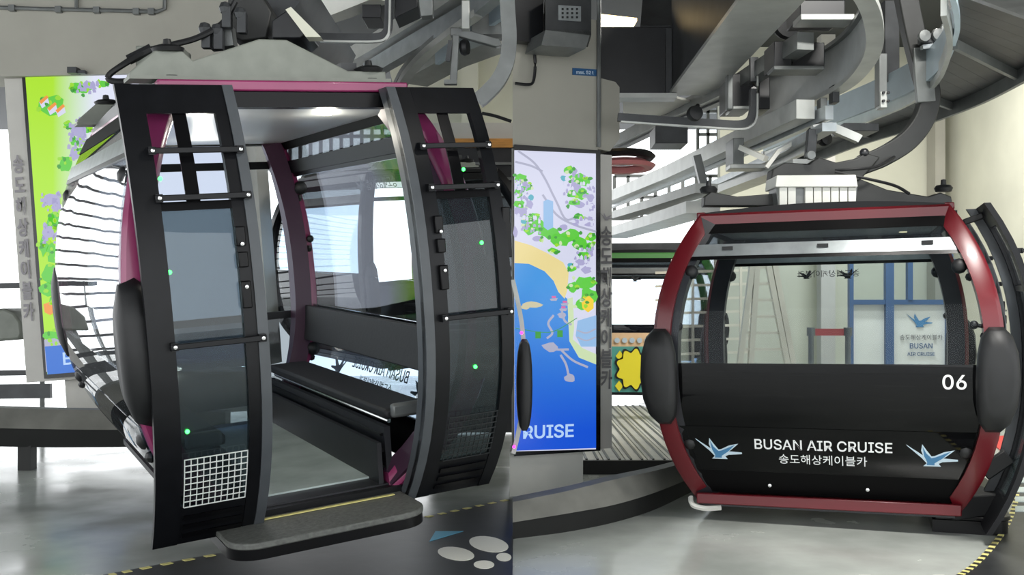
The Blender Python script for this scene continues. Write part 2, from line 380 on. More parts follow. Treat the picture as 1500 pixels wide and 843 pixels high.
        # bumpers
        for sv in (-1, 1):
            wc = wm-(.05 if full == 'left' else .09)*k; n = 14; mb = MB()
            def sup(e, sgn=1):
                out = []
                for i in range(n):
                    a = 2*math.pi*i/n; c_, s_ = math.cos(a), math.sin(a)
                    out.append((abs(c_)**.75*math.copysign(1, c_)*e, abs(s_)**.85*math.copysign(1, s_)*e))
                return out
            vs = []; lay = [(-.1, .9), (-.06, 1), (.0, .92), (.02, .6)]
            for du, e in lay:
                for x, y in sup(e):
                    wv = wc+y*.33*k
                    vs.append((su*(A(wv)+.03+bump_u+du*k), sv*(B(wv)-(.05*k if full != 'left' else -.04*k if sv > 0 else .03*k))+x*.125*k, wv))
            fs = [(q*n+i, q*n+(i+1) % n, (q+1)*n+(i+1) % n, (q+1)*n+i) for q in range(3) for i in range(n)]+[tuple(range(n)), tuple(range(3*n, 4*n))]
            mb.add(vs, fs).build('bumper', 'rubber', T, angle=60)
    # --- back side
    def side_sheet(f0, f1, inset, dv, th, m, nm, sv=1, u0=None, u1=None, nw=8):
        def fn(s, t):
            wv = H*(f0+(f1-f0)*t); a = A(min(max(wv, 0), H))-inset
            return (((2*s-1)*a) if u0 is None else u0+(u1-u0)*s, sv*(B(wv)+dv), wv)
        fb = lambda s, t: (lambda p: (p[0], p[1]-sv*th, p[2]))(fn(s, t))
        return MB().sheet(fn, fb, 4, nw).build(nm, m, T)
    side_sheet(.06, .34, .06*k, 0, .03, 'glass_tint' if full == 'left' else 'interior_dark', 'back_lower_panel')
    side_sheet(.36, .87, .06*k, 0, .012, 'glass_clear', 'back_window')
    for f in (.34, .87): side_sheet(f, f+.025, .04*k, 0, .04, 'door_black', 'back_bar', nw=1)
    side_sheet(.895, .96, .06*k, 0, .012, 'glass_clear', 'back_upper_pane', nw=2)
    # --- roof, ceiling, header, floor
    at = Lt/2
    mb = MB(); mb.sheet(lambda s, t: ((2*s-1)*at, (2*t-1)*bt*.97, H+.01+.04*k*(1-(2*t-1)**2)), lambda s, t: ((2*s-1)*at, (2*t-1)*bt*.97, H-.05), 2, 10); mb.build('roof', 'gloss_black' if full != 'left' else 'steel_dark', T)
    MB().box((0, 0, .955*H), (2*A(.955*H)-.1*k, 2*B(.955*H)-.12*k, .02)).build('cabin_ceiling', 'ceiling_light', T)
    if full:
        for q in ((-.3, -.35), (.25, -.35)): MB().lathe((q[0]*at*2, q[1]*bt*2, .955*H-.01), (0, 0, -1), [(0, 0), (.03, 0), (.03, .006), (0, .008)], 12).build('ceiling_spot', 'lamp_spot', T)
    if full == 'left':
        for q in ((-.3, -.35), (.25, -.35), (0, .3)):
            l = bpy.data.objects.new('spot_light', bpy.data.lights.new('cabin_light', 'POINT')); COL.objects.link(l); l.parent = T
            l.location = (q[0]*at*2, q[1]*bt*2, .955*H-.14); l.data.energy = 7; l.data.shadow_soft_size = .05; l.data.color = (1, .95, .82)
    for sv in (-1, 1):
        MB().bar([(-at, sv*bt, H-.01), (at, sv*bt, H-.01)], .07*k, .05*k).build('roof_rail', hoop_m, T, bev=.01)
        MB().box((0, sv*(bt+.01), H-.075*k), (2*at, .08*k, .07*k)).build('door_header', 'gloss_black', T)
        MB().bar([(-Lb/2, sv*bb, .0), (Lb/2, sv*bb, .0)], .06*k, .05*k).build('floor_rail', 'door_black', T)
    MB().box((0, 0, .02), (2*A(.1), 2*bb*.98, .04)).build('floor_tray', 'interior_dark', T)
    if full: MB().box((0, 0, .045), (2*(A(.1)-.14*k), 2*bb*.84, .012)).build('floor_plate', 'cabin_floor', T)
    MB().tube([(Lb*.4, bb*.9, -.04), (Lb*.4+.05, bb*.9, -.04)], .02, 6).build('floor_stub', 'steel_mid', T)
    # --- sill
    if sill:
        v0 = -bb*.84; v1 = -(bb+(.42 if full == 'left' else .34)*k); uu0, uu1 = -Lb*.5, Lb*.5-(.08*k if full == 'left' else -.04*k)
        poly = [(uu0, v0)]+[(uu0+.14*k-.14*k*math.cos(a*math.pi/16), v1+.14*k-.14*k*math.sin(a*math.pi/16)) for a in range(0, 9)]+[(uu1-.14*k+.14*k*math.sin(a*math.pi/16), v1+.14*k-.14*k*math.cos(a*math.pi/16)) for a in range(0, 9)]+[(uu1, v0)]
        MB().prism([(x, y, -.035*k) for x, y in poly], (0, 0, .03*k)).build('door_sill', 'tread' if full == 'left' else 'gloss_black', T, bev=.008)
        MB().prism([(x*1.0, y+.015, (-.085 if full == 'left' else -.13)*k) for x, y in poly], (0, 0, (.05 if full == 'left' else .095)*k)).build('sill_skirt', 'gloss_black', T)
        if full == 'left':
            for i in range(8):
                x0 = uu0+.02+(uu1-uu0-.08)*i/8; MB().box((x0+.055, -bb-.1, .0), ((uu1-uu0)/8*.92, .024, .006)).build('sill_tape', 'tape_yellow', T)
    # --- door leaves
    SC = k/1.1976
    for li, (u0, u1, sd) in enumerate(leaves):
        u0 *= SC; u1 *= SC
        off = leaf_off*SC
        def Sf(u, wv, d): return (u, -(B(wv)+off+d), wv)
        def slab_(mb, ua, ub, w0, w1, d0, d1, nw): return mb.sheet(lambda s, t: Sf(ua+(ub-ua)*s, w0+(w1-w0)*t, d1), lambda s, t: Sf(ua+(ub-ua)*s, w0+(w1-w0)*t, d0), 1, nw)
        def plate(ua, ub, w0, w1, d0, d1, m, nm, nw=12, nu=1, bev=0):
            return MB().sheet(lambda s, t: Sf(ua+(ub-ua)*s, w0+(w1-w0)*t, d1), lambda s, t: Sf(ua+(ub-ua)*s, w0+(w1-w0)*t, d0), nu, nw).build(nm, m, D, bev=bev)
        w0, w1 = -.05*SC, 2.43*SC
        i0, i1 = (u0+.13*SC, u1-.12*SC) if sd < 0 else (u0+.15*SC, u1-.08*SC)
        # outer stile, inner stile, rails
        fm = MB(); slab_(fm, u0, i0, w0, w1, 0, .045*SC, 18); slab_(fm, i1, u1, w0, w1, 0, .045*SC, 18)
        slab_(fm, i0, i1, 2.27*SC, w1, 0, .045*SC, 3); slab_(fm, i0, i1, w0, .2*SC, 0, .035*SC, 4)
        D = fm.build('door_leaf', 'door_black', T)
        if sd < 0: plate(u1-.055*SC, u1, w0, w1, -.07*SC, .055*SC, 'door_seal', 'edge_seal', 18)
        else: plate(u0, u0+.055*SC, w0, w1, -.07*SC, .055*SC, 'door_seal', 'edge_seal', 18)
        for q in (0.0, .06, .12): plate(i0+.02, i1-.01, (q-.005)*SC, (q+.025)*SC, .036*SC, .05*SC, 'gloss_black', 'kick_rib', 2)
        plate(i0, i1, 1.765*SC, 1.81*SC, 0, .045*SC, 'gloss_black', 'transom', 2)
        plate(i0+.13*SC, i0+.2*SC, 1.81*SC, 2.27*SC, 0.02, .03*SC, 'gloss_black', 'vent_bar', 3)
        plate(i0, i1, .2*SC, 1.765*SC, .015*SC, .023*SC, 'glass_door', 'door_glass', 14)
        plate(i0, i1, 1.81*SC, 2.27*SC, .015*SC, .02*SC, 'glass_clear', 'vent_glass', 4)
        for wr in (2.07, 1.83, 1.09):
            wr *= SC; x0, x1 = (i0-.03*SC, u1-.02*SC) if sd < 0 else (i0-.06*SC, u1-.02*SC)
            r = MB().bar([Sf(x0, wr, .085*SC), Sf(x1, wr, .085*SC)], .02*SC, .03*SC).build('rung', 'door_black', D, bev=.004)
            for x in (x0+.02, x1-.02): MB().box(Sf(x, wr, .065*SC), (.035*SC, .05*SC, .04*SC)).build('rung_bracket', 'door_black', D)
            for x in (x0+.02, x1-.02): MB().lathe(Sf(x, wr, .092*SC), (0, -1, 0), [(0, 0), (.012*SC, 0), (.01*SC, .01*SC), (0, .012*SC)], 8).build('bolt', 'chrome', D)
        # wire guard
        mb = MB(); g0, g1, h0, h1 = i0+.015, i1-.01, .205*SC, .49*SC
        for q in range(11):
            x = g0+(g1-g0)*q/10; mb.tube([Sf(x, h0+(h1-h0)*t/4, .05*SC) for t in range(5)], .0032*SC, 5, up=(1, 0, 0))
        for q in range(9):
            wv = h0+(h1-h0)*q/8; mb.tube([Sf(g0, wv, .057*SC), Sf(g1, wv, .057*SC)], .0032*SC, 5)
        mb.build('wire_guard', grid[li], D)
        # latch blocks
        xs = i1+.02*SC if sd < 0 else i0-.02*SC
        for wv, hh in ((1.62, .1), (1.5, .08), (1.32, .14)): MB().box(Sf(xs, wv*SC, .055*SC), (.05*SC, .04*SC, hh*SC)).build('latch_block', 'gloss_black', D, bev=.006)
        for wv in (1.58, 1.36): MB().lathe(Sf(xs, wv*SC, .075*SC), (0, -1, 0), [(0, 0), (.012*SC, 0), (.01*SC, .012*SC), (0, .014*SC)], 8).build('bolt', 'chrome', D)
        if sd > 0:
            MB().box(Sf(u1+.01, 1.55*SC, .0), (.05*SC, .07*SC, .3*SC)).build('hinge_block', 'gloss_black', D, bev=.006)
        if glints:
            for (fu, wv) in glints[li]: MB().ball(Sf(i0+(i1-i0)*fu, wv*SC, .03*SC), .012*SC, 8).build('glint_dot', 'glint_green', D)  # glowing dots imitate green reflections in the door glass
    # --- suspension frame
    if hanger == 'beam':
        for vv in (-.9*bt, .9*bt):
            P = [(-.84, .04), (-.84, .07), (-.7, .19), (-.55, .19), (-.5, .14), (-.12, .27), (.04, .27), (.4, .1), (.64, .1), (.64, .04)]
            Bm = MB().prism([(x*SC, vv-.05, H+z*SC) for x, z in P], (0, .1, 0)).build('suspension_beam', 'beam_grey', T, bev=.008)
            MB().box((-.1*SC, vv, H+.04*SC), (1.5*SC, .2, .02)).build('beam_flange', 'beam_grey', Bm)
            for x, z in ((-.62, .19), (.55, .1)):
                MB().lathe((x*SC, vv, H+z*SC), (0, 0, 1), [(0, 0), (.08*SC, 0), (.09*SC, .02), (.06*SC, .035), (.025*SC, .04), (.02*SC, .07), (0, .075)], 14).build('damper', 'rubber', T)
                MB().lathe((x*SC, vv, H+.0*SC), (0, 0, 1), [(0, 0), (.06*SC, 0), (.06*SC, .06*SC), (0, .06*SC)], 12).build('damper', 'rubber', T)
        for uu in (-.55*SC, .45*SC): MB().box((uu, 0, H+.12), (.1, 1.7*bt, .09)).build('cross_beam', 'steel_dark', T)
    return T
def mk(R, t):
    return Matrix(((R[0][0], R[0][1], R[0][2], t[0]), (R[1][0], R[1][1], R[1][2], t[1]), (R[2][0], R[2][1], R[2][2], t[2]), (0, 0, 0, 1)))
def rotv(r):
    r = V(r); return Matrix.Rotation(r.length, 3, r.normalized())
RL = rotv((0.0785, -0.0755, 0.5011)); ML = mk(RL, (-1.8146, 7.2749, 0.399))
dimL = [1.2*x for x in (1.7297, 1.1545, 1.4633, 1.1305, 2.0456, .9286, 1.2054, 1.0332)]
RR = rotv((-0.0012, -0.0208, 1.2373)); MR = mk(RR, (2.4058, 7.777, 0.1206))
dimR = [2.4049, .8049, 1.0861, .8325, 2.0496, 1.0284, 1.6927, 1.5812]
cab_left = make_cabin('magenta framed cable car cabin with its black double doors slid open', ML, dimL, 'hoop_magenta', 'cable car cabins', full='left',
    bump_u=-.01, hoop_in=.07, glints=([(.05, 1.93), (.02, 1.46), (.1, .64)], [(.62, 1.93), (.75, 1.5), (.5, .78)]))
cab_right = make_cabin('dark red framed cable car cabin numbered 06 with company name on its end', MR, dimR, 'hoop_red', 'cable car cabins', full=True, number='06', hanger='none',
    leaves=((-1.36, -.7, -1), (.6, 1.25, 1)), bump_u=.13, leaf_off=.2)
# ------------------------------------------------------------------ display pillars
def plane_pt(px, py, P0, n, lift=0.0):
    d = V(((px-CX)/FOC, 1, -(py-CY)/FOC)); c = V((0, 0, EYE)); n = V(n)
    t = (V(P0)-c).dot(n)/d.dot(n); return c+d*t+n*lift
class Face:
    def __init__(s, P0, n): s.P0 = V(P0); s.n = V(n).normalized()
    def p(s, px, py, lift=0.0): return plane_pt(px, py, s.P0, s.n, lift)
    def poly(s, name, pts, m, parent, lift, th=.0015):
        return MB().prism([s.p(x, y, lift) for x, y in pts], s.n*th).build(name, m, parent, world=True)
    def blob(s, pts, cx, cy, rx, ry, seed, n=11):
        r = random.Random(seed)
        pts.append([(cx+rx*(.75+.5*r.random())*math.cos(2*math.pi*i/n), cy+ry*(.75+.5*r.random())*math.sin(2*math.pi*i/n)) for i in range(n)])
    def multi(s, name, polys, m, parent, lift, th=.0015):
        mb = MB()
        for q in polys: mb.prism([s.p(x, y, lift) for x, y in q], s.n*th)
        return mb.build(name, m, parent, world=True)
    def stroke(s, pts, wd):              # ribbon polygon along a pixel polyline
        P = spl([V((x, y, 0)) for x, y in pts], 5); a = []; b = []
        for i in range(len(P)):
            t = (P[min(i+1, len(P)-1)]-P[max(i-1, 0)]).normalized(); nn = V((-t.y, t.x, 0))*wd/2
            a.append((P[i].x+nn.x, P[i].y+nn.y)); b.append((P[i].x-nn.x, P[i].y-nn.y))
        return a+b[::-1]
    def strokes(s, polys): return polys
    def text(s, name, body, px, py, hpx, m, parent, lift, dx=(1, 0), align='LEFT', sx=1, bold=0):
        o = s.p(px, py, lift); x = s.p(px+10*dx[0], py+10*dx[1], lift)-o; y = s.p(px+10*dx[1], py-10*dx[0], lift)-o
        M = frame(o-V(parent['_o']), x, y); size = hpx*y.length/10/.7
        return text(name, body, size, M, m, parent, align=align, sx=sx, bold=bold)
for nm, c, st in (('s_white', (216,218,240), .95), ('s_lilac', (176,172,214), .9), ('s_green', (92,204,58), .95), ('s_lime', (150,214,40), 1), ('s_dgreen', (64,160,60), .9),
    ('s_blue', (36,112,214), .9), ('s_beach', (236,218,150), .95), ('s_grey', (178,180,204), .9), ('s_orange', (240,150,60), .95), ('s_yellow', (242,206,50), 1), ('s_teal', (90,180,200), .9),
    ('s_land', (206,226,180), .95), ('s_cream', (214,206,170), .9), ('s_text', (176,208,246), 1.0), ('s_pink', (226,110,170), .9), ('s_tower', (150,190,232), .95)):
    screen_mat(nm, c, st)
screen_mat('s_sea', (22,84,214), .95, (64,150,226), 'Z', .1, .9)
screen_mat('s_limegrad', (170,226,30), 1.0, (222,226,244), 'X', .12, .3)

# --- right pillar: its face turns away to the right
fr = Face((0, 8.0, 1.5), (.40, -.92, 0)); n_ = fr.n
base = FL(752, 720); base.x = .4
KR = thing('display_pillar', 'grey pillar with bright map screen showing sea and beach, between the two cabins', 'display', tuple(base))
def fbox(face, name, x0, y0, x1, y1, back, m, parent, lift=0.0, bev=0):
    q = [face.p(x0, y0, lift), face.p(x1, y0, lift), face.p(x1, y1, lift), face.p(x0, y1, lift)]
    up = V((0, 0, 1)); 
    # square it up on the face plane so that it is a true box
    zt = (q[0].z+q[1].z)/2; zb = (q[2].z+q[3].z)/2
    a = q[0]; b = q[1]
    P = [V((a.x, a.y, zt)), V((b.x, b.y, zt)), V((b.x, b.y, zb)), V((a.x, a.y, zb))]
    return MB().prism(P, (0, back, 0)).build(name, m, parent, world=True, bev=bev)
fbox(fr, 'pillar_body', 751, 222, 898, 662, .5, 'kiosk_grey', KR, -.02)
fbox(fr, 'pillar_base', 751, 660, 859, 760, .4, 'panel_white', KR, -.06)
sc = fbox(fr, 'screen_bezel', 751, 217, 877, 664, .06, 'bezel', KR, .03)
L0 = .032
fr.poly('screen_panel', [(751, 221), (870, 226), (870, 658), (751, 661)], 's_white', KR, L0)
fr.poly('map_sea', [(751,386),(772,387),(795,398),(808,412),(815,428),(828,438),(830,452),(829,470),(832,490),(838,505),(850,515),(870,522),(870,656),(751,660)], 's_sea', KR, L0+.003)
fr.poly('map_beach', [(751,353),(775,360),(800,372),(822,385),(830,400),(828,425),(824,438),(815,428),(808,412),(795,398),(772,387),(751,386)], 's_beach', KR, L0+.004)
fr.poly('map_coast', [(828,438),(836,436),(838,480),(836,497),(850,510),(870,519),(870,534),(845,524),(831,500)], 's_land', KR, L0+.004)
fr.multi('map_road', [fr.stroke(q, 3) for q in ([(756,222),(780,240),(795,262),(806,284),(812,296)], [(792,286),(812,315),(838,330),(870,340)], [(812,296),(826,322),(845,318),(868,324)], [(752,238),(775,244),(792,252)])], 's_grey', KR, L0+.004)
bl = []
for i, (x, y, a, b) in enumerate([(785,332,12,8),(803,342,16,9),(819,352,16,9),(834,345,13,8),(846,357,12,9),(858,362,8,6),(768,322,8,6),(806,368,8,4),(830,250,8,6),(842,262,12,7),(852,268,9,6),(835,285,9,5),(850,285,9,8),(838,298,9,4),(760,262,10,6),(768,276,8,5),(757,285,6,7),(758,300,8,6),(845,318,7,4),(852,375,8,7),(834,392,7,6),(835,421,7,8),(855,415,14,10),(858,435,12,14),(850,446,10,8),(772,336,9,8),(781,318,6,6),(862,348,7,6)]): fr.blob(bl, x, y, a, b, i)
fr.multi('map_trees', bl, 's_green', KR, L0+.006)
rr = random.Random(5); d1 = []; d2 = []; d3 = []
for q in bl:
    cx_ = sum(p[0] for p in q)/len(q); cy_ = sum(p[1] for p in q)/len(q); sz = max(p[0] for p in q)-min(p[0] for p in q)
    for j in range(4):
        fr.blob((d1, d2, d1, d3)[j], min(866, cx_+rr.uniform(-.55, .55)*sz), cy_+rr.uniform(-.35, .35)*sz, 2.2+rr.random()*1.6, 1.8+rr.random()*1.4, rr.randint(0, 9999), 8)
fr.multi('map_tree_tops', d1, 's_dgreen', KR, L0+.0085); fr.multi('map_tree_lime', d2, 's_lime', KR, L0+.0085); fr.multi('map_tree_pale', d3, 's_land', KR, L0+.0085)
hs = []; hw = []
for i in range(150):
    cx_, cy_, sx_, sy_ = rr.choice([(838,275,16,22),(760,300,10,22),(852,378,14,16),(850,325,16,6),(775,330,14,12),(862,290,6,18),(762,272,10,8)])
    x, y = min(867, max(753, cx_+rr.uniform(-1, 1)*sx_)), cy_+rr.uniform(-1, 1)*sy_; a, b = 1.2+rr.random()*1.2, 1.6+rr.random()*2
    (hs if i % 3 else hw).append([(x-a, y-b*.3), (x, y-b), (x+a, y-b*.3), (x+a, y+b), (x-a, y+b)])
fr.multi('map_houses', hs, 's_lilac', KR, L0+.0088); fr.multi('map_house_walls', hw, 's_white', KR, L0+.0092)
bl = []
for i, (x, y, a, b) in enumerate([(840,275,8,10),(760,310,9,9),(752,340,3,8),(822,334,6,4),(846,300,8,5),(858,372,8,6),(848,384,8,5),(855,396,8,5),(765,270,5,4),(862,290,5,6),(838,252,4,6),(772,300,7,6),(785,350,8,4),(860,330,7,3)]): fr.blob(bl, x, y, a, b, 60+i)
fr.multi('map_city', bl, 's_lilac', KR, L0+.005)
bl = []
for i, (x, y, a, b) in enumerate([(823,262,5,4),(764,325,4,4),(775,290,4,4),(832,389,4,3),(758,274,4,3)]): fr.blob(bl, x, y, a, b, 90+i)
fr.multi('map_ponds', bl, 's_teal', KR, L0+.007)
fr.poly('map_tower', [(793,296),(799,293),(807,296),(807,334),(799,338),(793,333)], 's_tower', KR, L0+.008)
bl = []
for i, (x, y, a, b) in enumerate([(777,447,13,5),(766,450,6,4)]): fr.blob(bl, x, y, a, b, 110+i)
fr.multi('map_rocks', bl, 's_cream', KR, L0+.005)
bl = [fr.stroke(q, 3.2) for q in ([(819,452),(824,470),(834,476)], [(808,462),(800,474),(806,488),(798,496)], [(798,508),(812,512),(830,512)], [(818,512),(836,528),(858,538)], [(818,520),(826,534),(830,552)])]
for i, (x, y, a, b) in enumerate([(803,508,11,7),(832,554,8,6),(820,462,6,4)]): fr.blob(bl, x, y, a, b, 120+i)
for x, y in ((808, 438), (824, 445), (822, 453)): bl.append([(x-6, y), (x+6, y-1), (x+4, y+3), (x-4, y+3)])
fr.multi('map_piers', bl, 's_grey', KR, L0+.006)
fr.multi('map_boats', [[(x-3, y-4), (x+3, y-4), (x+3, y-1), (x-3, y-1)] for x, y in ((808, 438), (824, 445), (822, 453))], 's_pink', KR, L0+.008)
fr.poly('map_dome', [(848,440),(852,434),(860,434),(866,440),(866,452),(858,458),(850,452)], 's_yellow', KR, L0+.008)
fr.poly('map_stadium', [(843,470),(870,462),(870,508),(848,508),(840,492)], 's_tower', KR, L0+.006)
fr.multi('map_stadium_ring', [fr.stroke([(842,484),(855,488),(869,482)], 2), fr.stroke([(842,494),(855,499),(869,494)], 2)], 's_grey', KR, L0+.009)
fr.multi('map_cable', [fr.stroke([(752,481),(790,487),(812,484),(842,466)], 1)]+[[(x-4,y-5),(x+4,y-5),(x+4,y+5),(x-4,y+5)] for x, y in ((785,491),(817,489))], 's_dgreen', KR, L0+.008)
fr.text('lettering', 'RUISE', 762, 633, 25, 's_text', KR, L0+.006, dx=(1, -.035), sx=1.12, bold=.003)
side = Face(fr.p(880, 440), fr.n)
for i, ch in enumerate('송도해상케이블카'):
    side.text('lettering', ch, 888, 348+30*i, 21, 'grey_text', KR, .004, dx=(1, -.0), align='CENTER', sx=.72, bold=.004)
bird('bird_decal', frame(side.p(888, 318, .004)-V(KR['_o']), (1, .43, 0), (0, 0, 1)), .06, KR, 'faint_text')
# bulkhead above the right pillar
f2 = Face(fr.p(800, 150), fr.n)
BK = fbox(f2, 'wall_bulkhead', 751, 22, 876, 219, .5, 'wall_beige', None); struct(BK)
q = [V((0, 0, 0))]
c1 = f2.p(876, 113); X1 = fr.p(913, 160); 
sd = MB().prism([f2.p(876, 113, -.01), f2.p(904, 119, -.03), f2.p(912, 126, -.05), f2.p(912, 202, -.05), f2.p(896, 221, -.03), f2.p(876, 218, -.01)], -f2.n*.45).build('trim_1', 'wall_beige'); struct(sd)
cd = tag(MB().tube([f2.p(875.5, -6, .02), f2.p(875.5, 216, .02)], .018, 8).build('conduit_pipe', 'steel_mid'), 'thin grey vertical conduit pipe running down to the corner of the sea map screen', 'pipe')
sg = thing('load_sign', 'small blue load limit sign reading max. 52 t on pale bulkhead', 'sign', tuple(f2.p(855, 106)))
f2.poly('sign_plate', [(838, 100), (873, 102), (873, 112), (838, 110)], 'sign_blue', sg, .004, .006)
f2.text('lettering', 'max. 52 t', 843, 106, 6.5, 'sign_text', sg, .011, dx=(1, .04), bold=.001)
eq = thing('equipment_box', 'dark vented equipment box hanging above the bulkhead beside black recess', 'box', tuple(W(830, 70, 7.7)))
f3 = Face(W(830, 30, 7.75), fr.n)
fbox(f3, 'casing', 799, -8, 866, 48, .35, 'steel_dark', eq)
MB().prism([f3.p(793, 66), f3.p(858, 71), f3.p(866, 44), f3.p(799, 44)], -f3.n*.3).build('hood', 'steel_mid', eq, world=True)
f3.poly('vent_plate', [(817, 8), (850, 10), (850, 32), (817, 30)], 'galv', eq, .002, .01)
vh = f3.multi('vent_hole', [[(x-1.5, y-1.5), (x+1.5, y-1.5), (x+1.5, y+1.5), (x-1.5, y+1.5)] for x in (823, 830, 837, 844) for y in (14, 20, 26)], 'steel_black', eq, .013); vh['kind'] = 'stuff'
fbox(Face(W(772, 30, 7.9), fr.n), 'recess_panel', 751, -8, 796, 61, .1, 'steel_black', eq)
tag(MB().tube(spl([f2.p(779, 78, .05), f2.p(780, 100, .05), f2.p(777, 122, .05), f2.p(768, 126, .05), f2.p(751, 124, .05)], 4), .012, 6).build('cable', 'steel_black'), 'thin black cable bent across the pale bulkhead left of the load sign', 'cable')

# --- left pillar, leaning a little
fl = Face((0, 10.25, 1.5), (0, -1, 0)); lean = math.radians(4.2)
KL = thing('display_pillar', 'pale pillar with lime green map screen behind the cabin with open doors', 'display', tuple(W(190, 600, 10.3)))
def lbox(name, x0, y0, x1, y1, Y, back, m, parent, dy=0.0):
    # rectangle standing on the leaning pillar; pixel corners taken along its own axes
    ax = V((math.cos(lean), 0, math.sin(lean))); az = V((-math.sin(lean), 0, math.cos(lean))); O = W(36, 112, Y); k = Y/FOC
    g = lambda x, y: O+ax*((x-36)*k)-az*((y-112)*k)
    P = [g(x0, y0), g(x1, y0), g(x1, y1), g(x0, y1)]
    return MB().prism(P, (0, back, 0)).build(name, m, parent, world=True)
lbox('pillar_body', 6, 110, 365, 560, 10.3, .5, 'kiosk_grey', KL)
lbox('pillar_base', 62, 545, 330, 625, 10.4, .4, 'kiosk_grey', KL)
lbox('screen_bezel', 32, 108, 348, 556, 10.26, .05, 'bezel', KL)
lbox('screen_panel', 37, 113, 343, 550, 10.255, .01, 's_limegrad', KL)
fl = Face((0, 10.25, 1.5), (0, -1, 0))
bl = []
for i, (x, y, a, b) in enumerate([(75,155,22,16),(112,128,10,8),(122,131,12,5),(152,123,6,5),(100,183,6,7),(124,178,5,6),(112,208,10,6),(128,190,6,5),(97,240,10,12),(118,222,6,5),(75,330,8,14),(78,372,10,14),(75,400,14,14),(72,425,14,10),(85,440,12,10),(96,410,10,16),(78,492,16,6),(92,496,8,8),(80,320,10,10),(64,360,7,14)]): fl.blob(bl, x, y, a, b, 200+i)
fl.multi('map_trees', bl, 's_green', KL, .004)
rr = random.Random(9); d1 = []; d2 = []; hs = []
for q in bl:
    cx_ = sum(p[0] for p in q)/len(q); cy_ = sum(p[1] for p in q)/len(q); sz = max(p[0] for p in q)-min(p[0] for p in q)
    for j in range(5): fl.blob(d1 if j % 2 else d2, cx_+rr.uniform(-.55, .55)*sz, cy_+rr.uniform(-.4, .4)*sz, 2+rr.random()*2, 2+rr.random()*2, rr.randint(0, 9999), 8)
fl.multi('map_tree_tops', d1, 's_dgreen', KL, .0075); fl.multi('map_tree_lime', d2, 's_lime', KL, .0075)
for i in range(110):
    cx_, cy_, sx_, sy_ = rr.choice([(115,190,14,16),(112,222,12,14),(130,128,16,8),(76,295,16,14),(75,345,12,16)])
    x, y = cx_+rr.uniform(-1, 1)*sx_, cy_+rr.uniform(-1, 1)*sy_; a, b = 1.3+rr.random()*1.4, 1.8+rr.random()*2.2
    hs.append([(x-a, y-b*.3), (x, y-b), (x+a, y-b*.3), (x+a, y+b), (x-a, y+b)])
fl.multi('map_houses', hs, 's_lilac', KL, .0085)
bl = []
for i, (x, y, a, b) in enumerate([(115,190,10,12),(110,225,8,10),(130,125,8,6),(118,205,7,6),(74,292,12,9),(72,340,9,8),(82,300,6,12),(88,345,6,8)]): fl.blob(bl, x, y, a, b, 240+i)
fl.multi('map_city', bl, 's_lilac', KL, .006)
fl.multi('map_house', [[(x-6, y), (x+6, y-8), (x+9, y+2), (x-2, y+9)] for x, y in ((64, 150), (76, 160), (88, 163))], 's_white', KL, .007)
fl.multi('map_roof', [[(x-6, y-1), (x+5, y-10), (x+8, y-7), (x-3, y+3)] for x, y in ((64, 150), (76, 160), (88, 163))], 's_orange', KL, .01)
fl.multi('map_orange', [[(64,446),(82,440),(84,455),(74,462),(66,458)]], 's_orange', KL, .007)
fl.poly('map_shore', [(65,498),(80,496),(110,505),(375,480),(375,545),(68,545)], 's_grey', KL, .0045)
fl.poly('map_sea', [(66,508),(90,506),(120,516),(375,494),(378,524),(70,549)], 's_blue', KL, .0055)
fl.text('lettering', 'BUSAN AIR CRUISE', 91, 526, 24, 's_text', KL, .008, dx=(1, -.073), sx=1.1, bold=.003)
for i, ch in enumerate('송도해상케이블카'):
    fl.text('lettering', ch, 24+2.2*i, 242+31*i, 20, 'faint_text', KL, -.035, dx=(1, -.073), align='CENTER', sx=.6, bold=.006)
b2 = MB().prism([W(-40, -30, 10.2), W(352, -30, 10.2), W(352, 104, 10.2), W(8, 112, 10.2), W(-40, 112, 10.2)], (0, .5, 0)).build('wall_header', 'wall_beige'); struct(b2)
pp = thing('wall_conduit', 'thin grey conduit pipe run along the beige header wall above the lime screen', 'pipe', tuple(W(110, 14, 10.15)))
MB().tube([W(-30, 10, 10.17), W(60, 13, 10.17), W(112, 14, 10.17), W(230, 17, 10.17), W(241, 13, 10.17), W(242, -20, 10.17)], .02, 6).build('pipe_run', 'steel_mid', pp, world=True)
MB().tube([W(112, 14, 10.17), W(112, -20, 10.17)], .018, 6).build('pipe_branch', 'steel_mid', pp, world=True)
for x, y in ((18, 12), (86, 14), (142, 15), (200, 17), (222, 17)): MB().box(W(x, y, 10.17), (.06, .05, .06)).build('pipe_clip', 'steel_dark', pp, world=True) if False else MB().box(W(x, y, 10.17), (.06, .05, .06)).build('pipe_clip', 'steel_mid', pp, world=True)
cm = thing('camera_bracket', 'small dark camera bracket on the top edge of lime green screen', 'bracket', tuple(W(108, 105, 10.2)))
MB().box(W(108, 104, 10.15), (.09, .1, .06)).build('housing', 'steel_dark', cm, world=True); MB().box(W(120, 106, 10.15), (.08, .06, .03)).build('arm', 'steel_dark', cm, world=True)

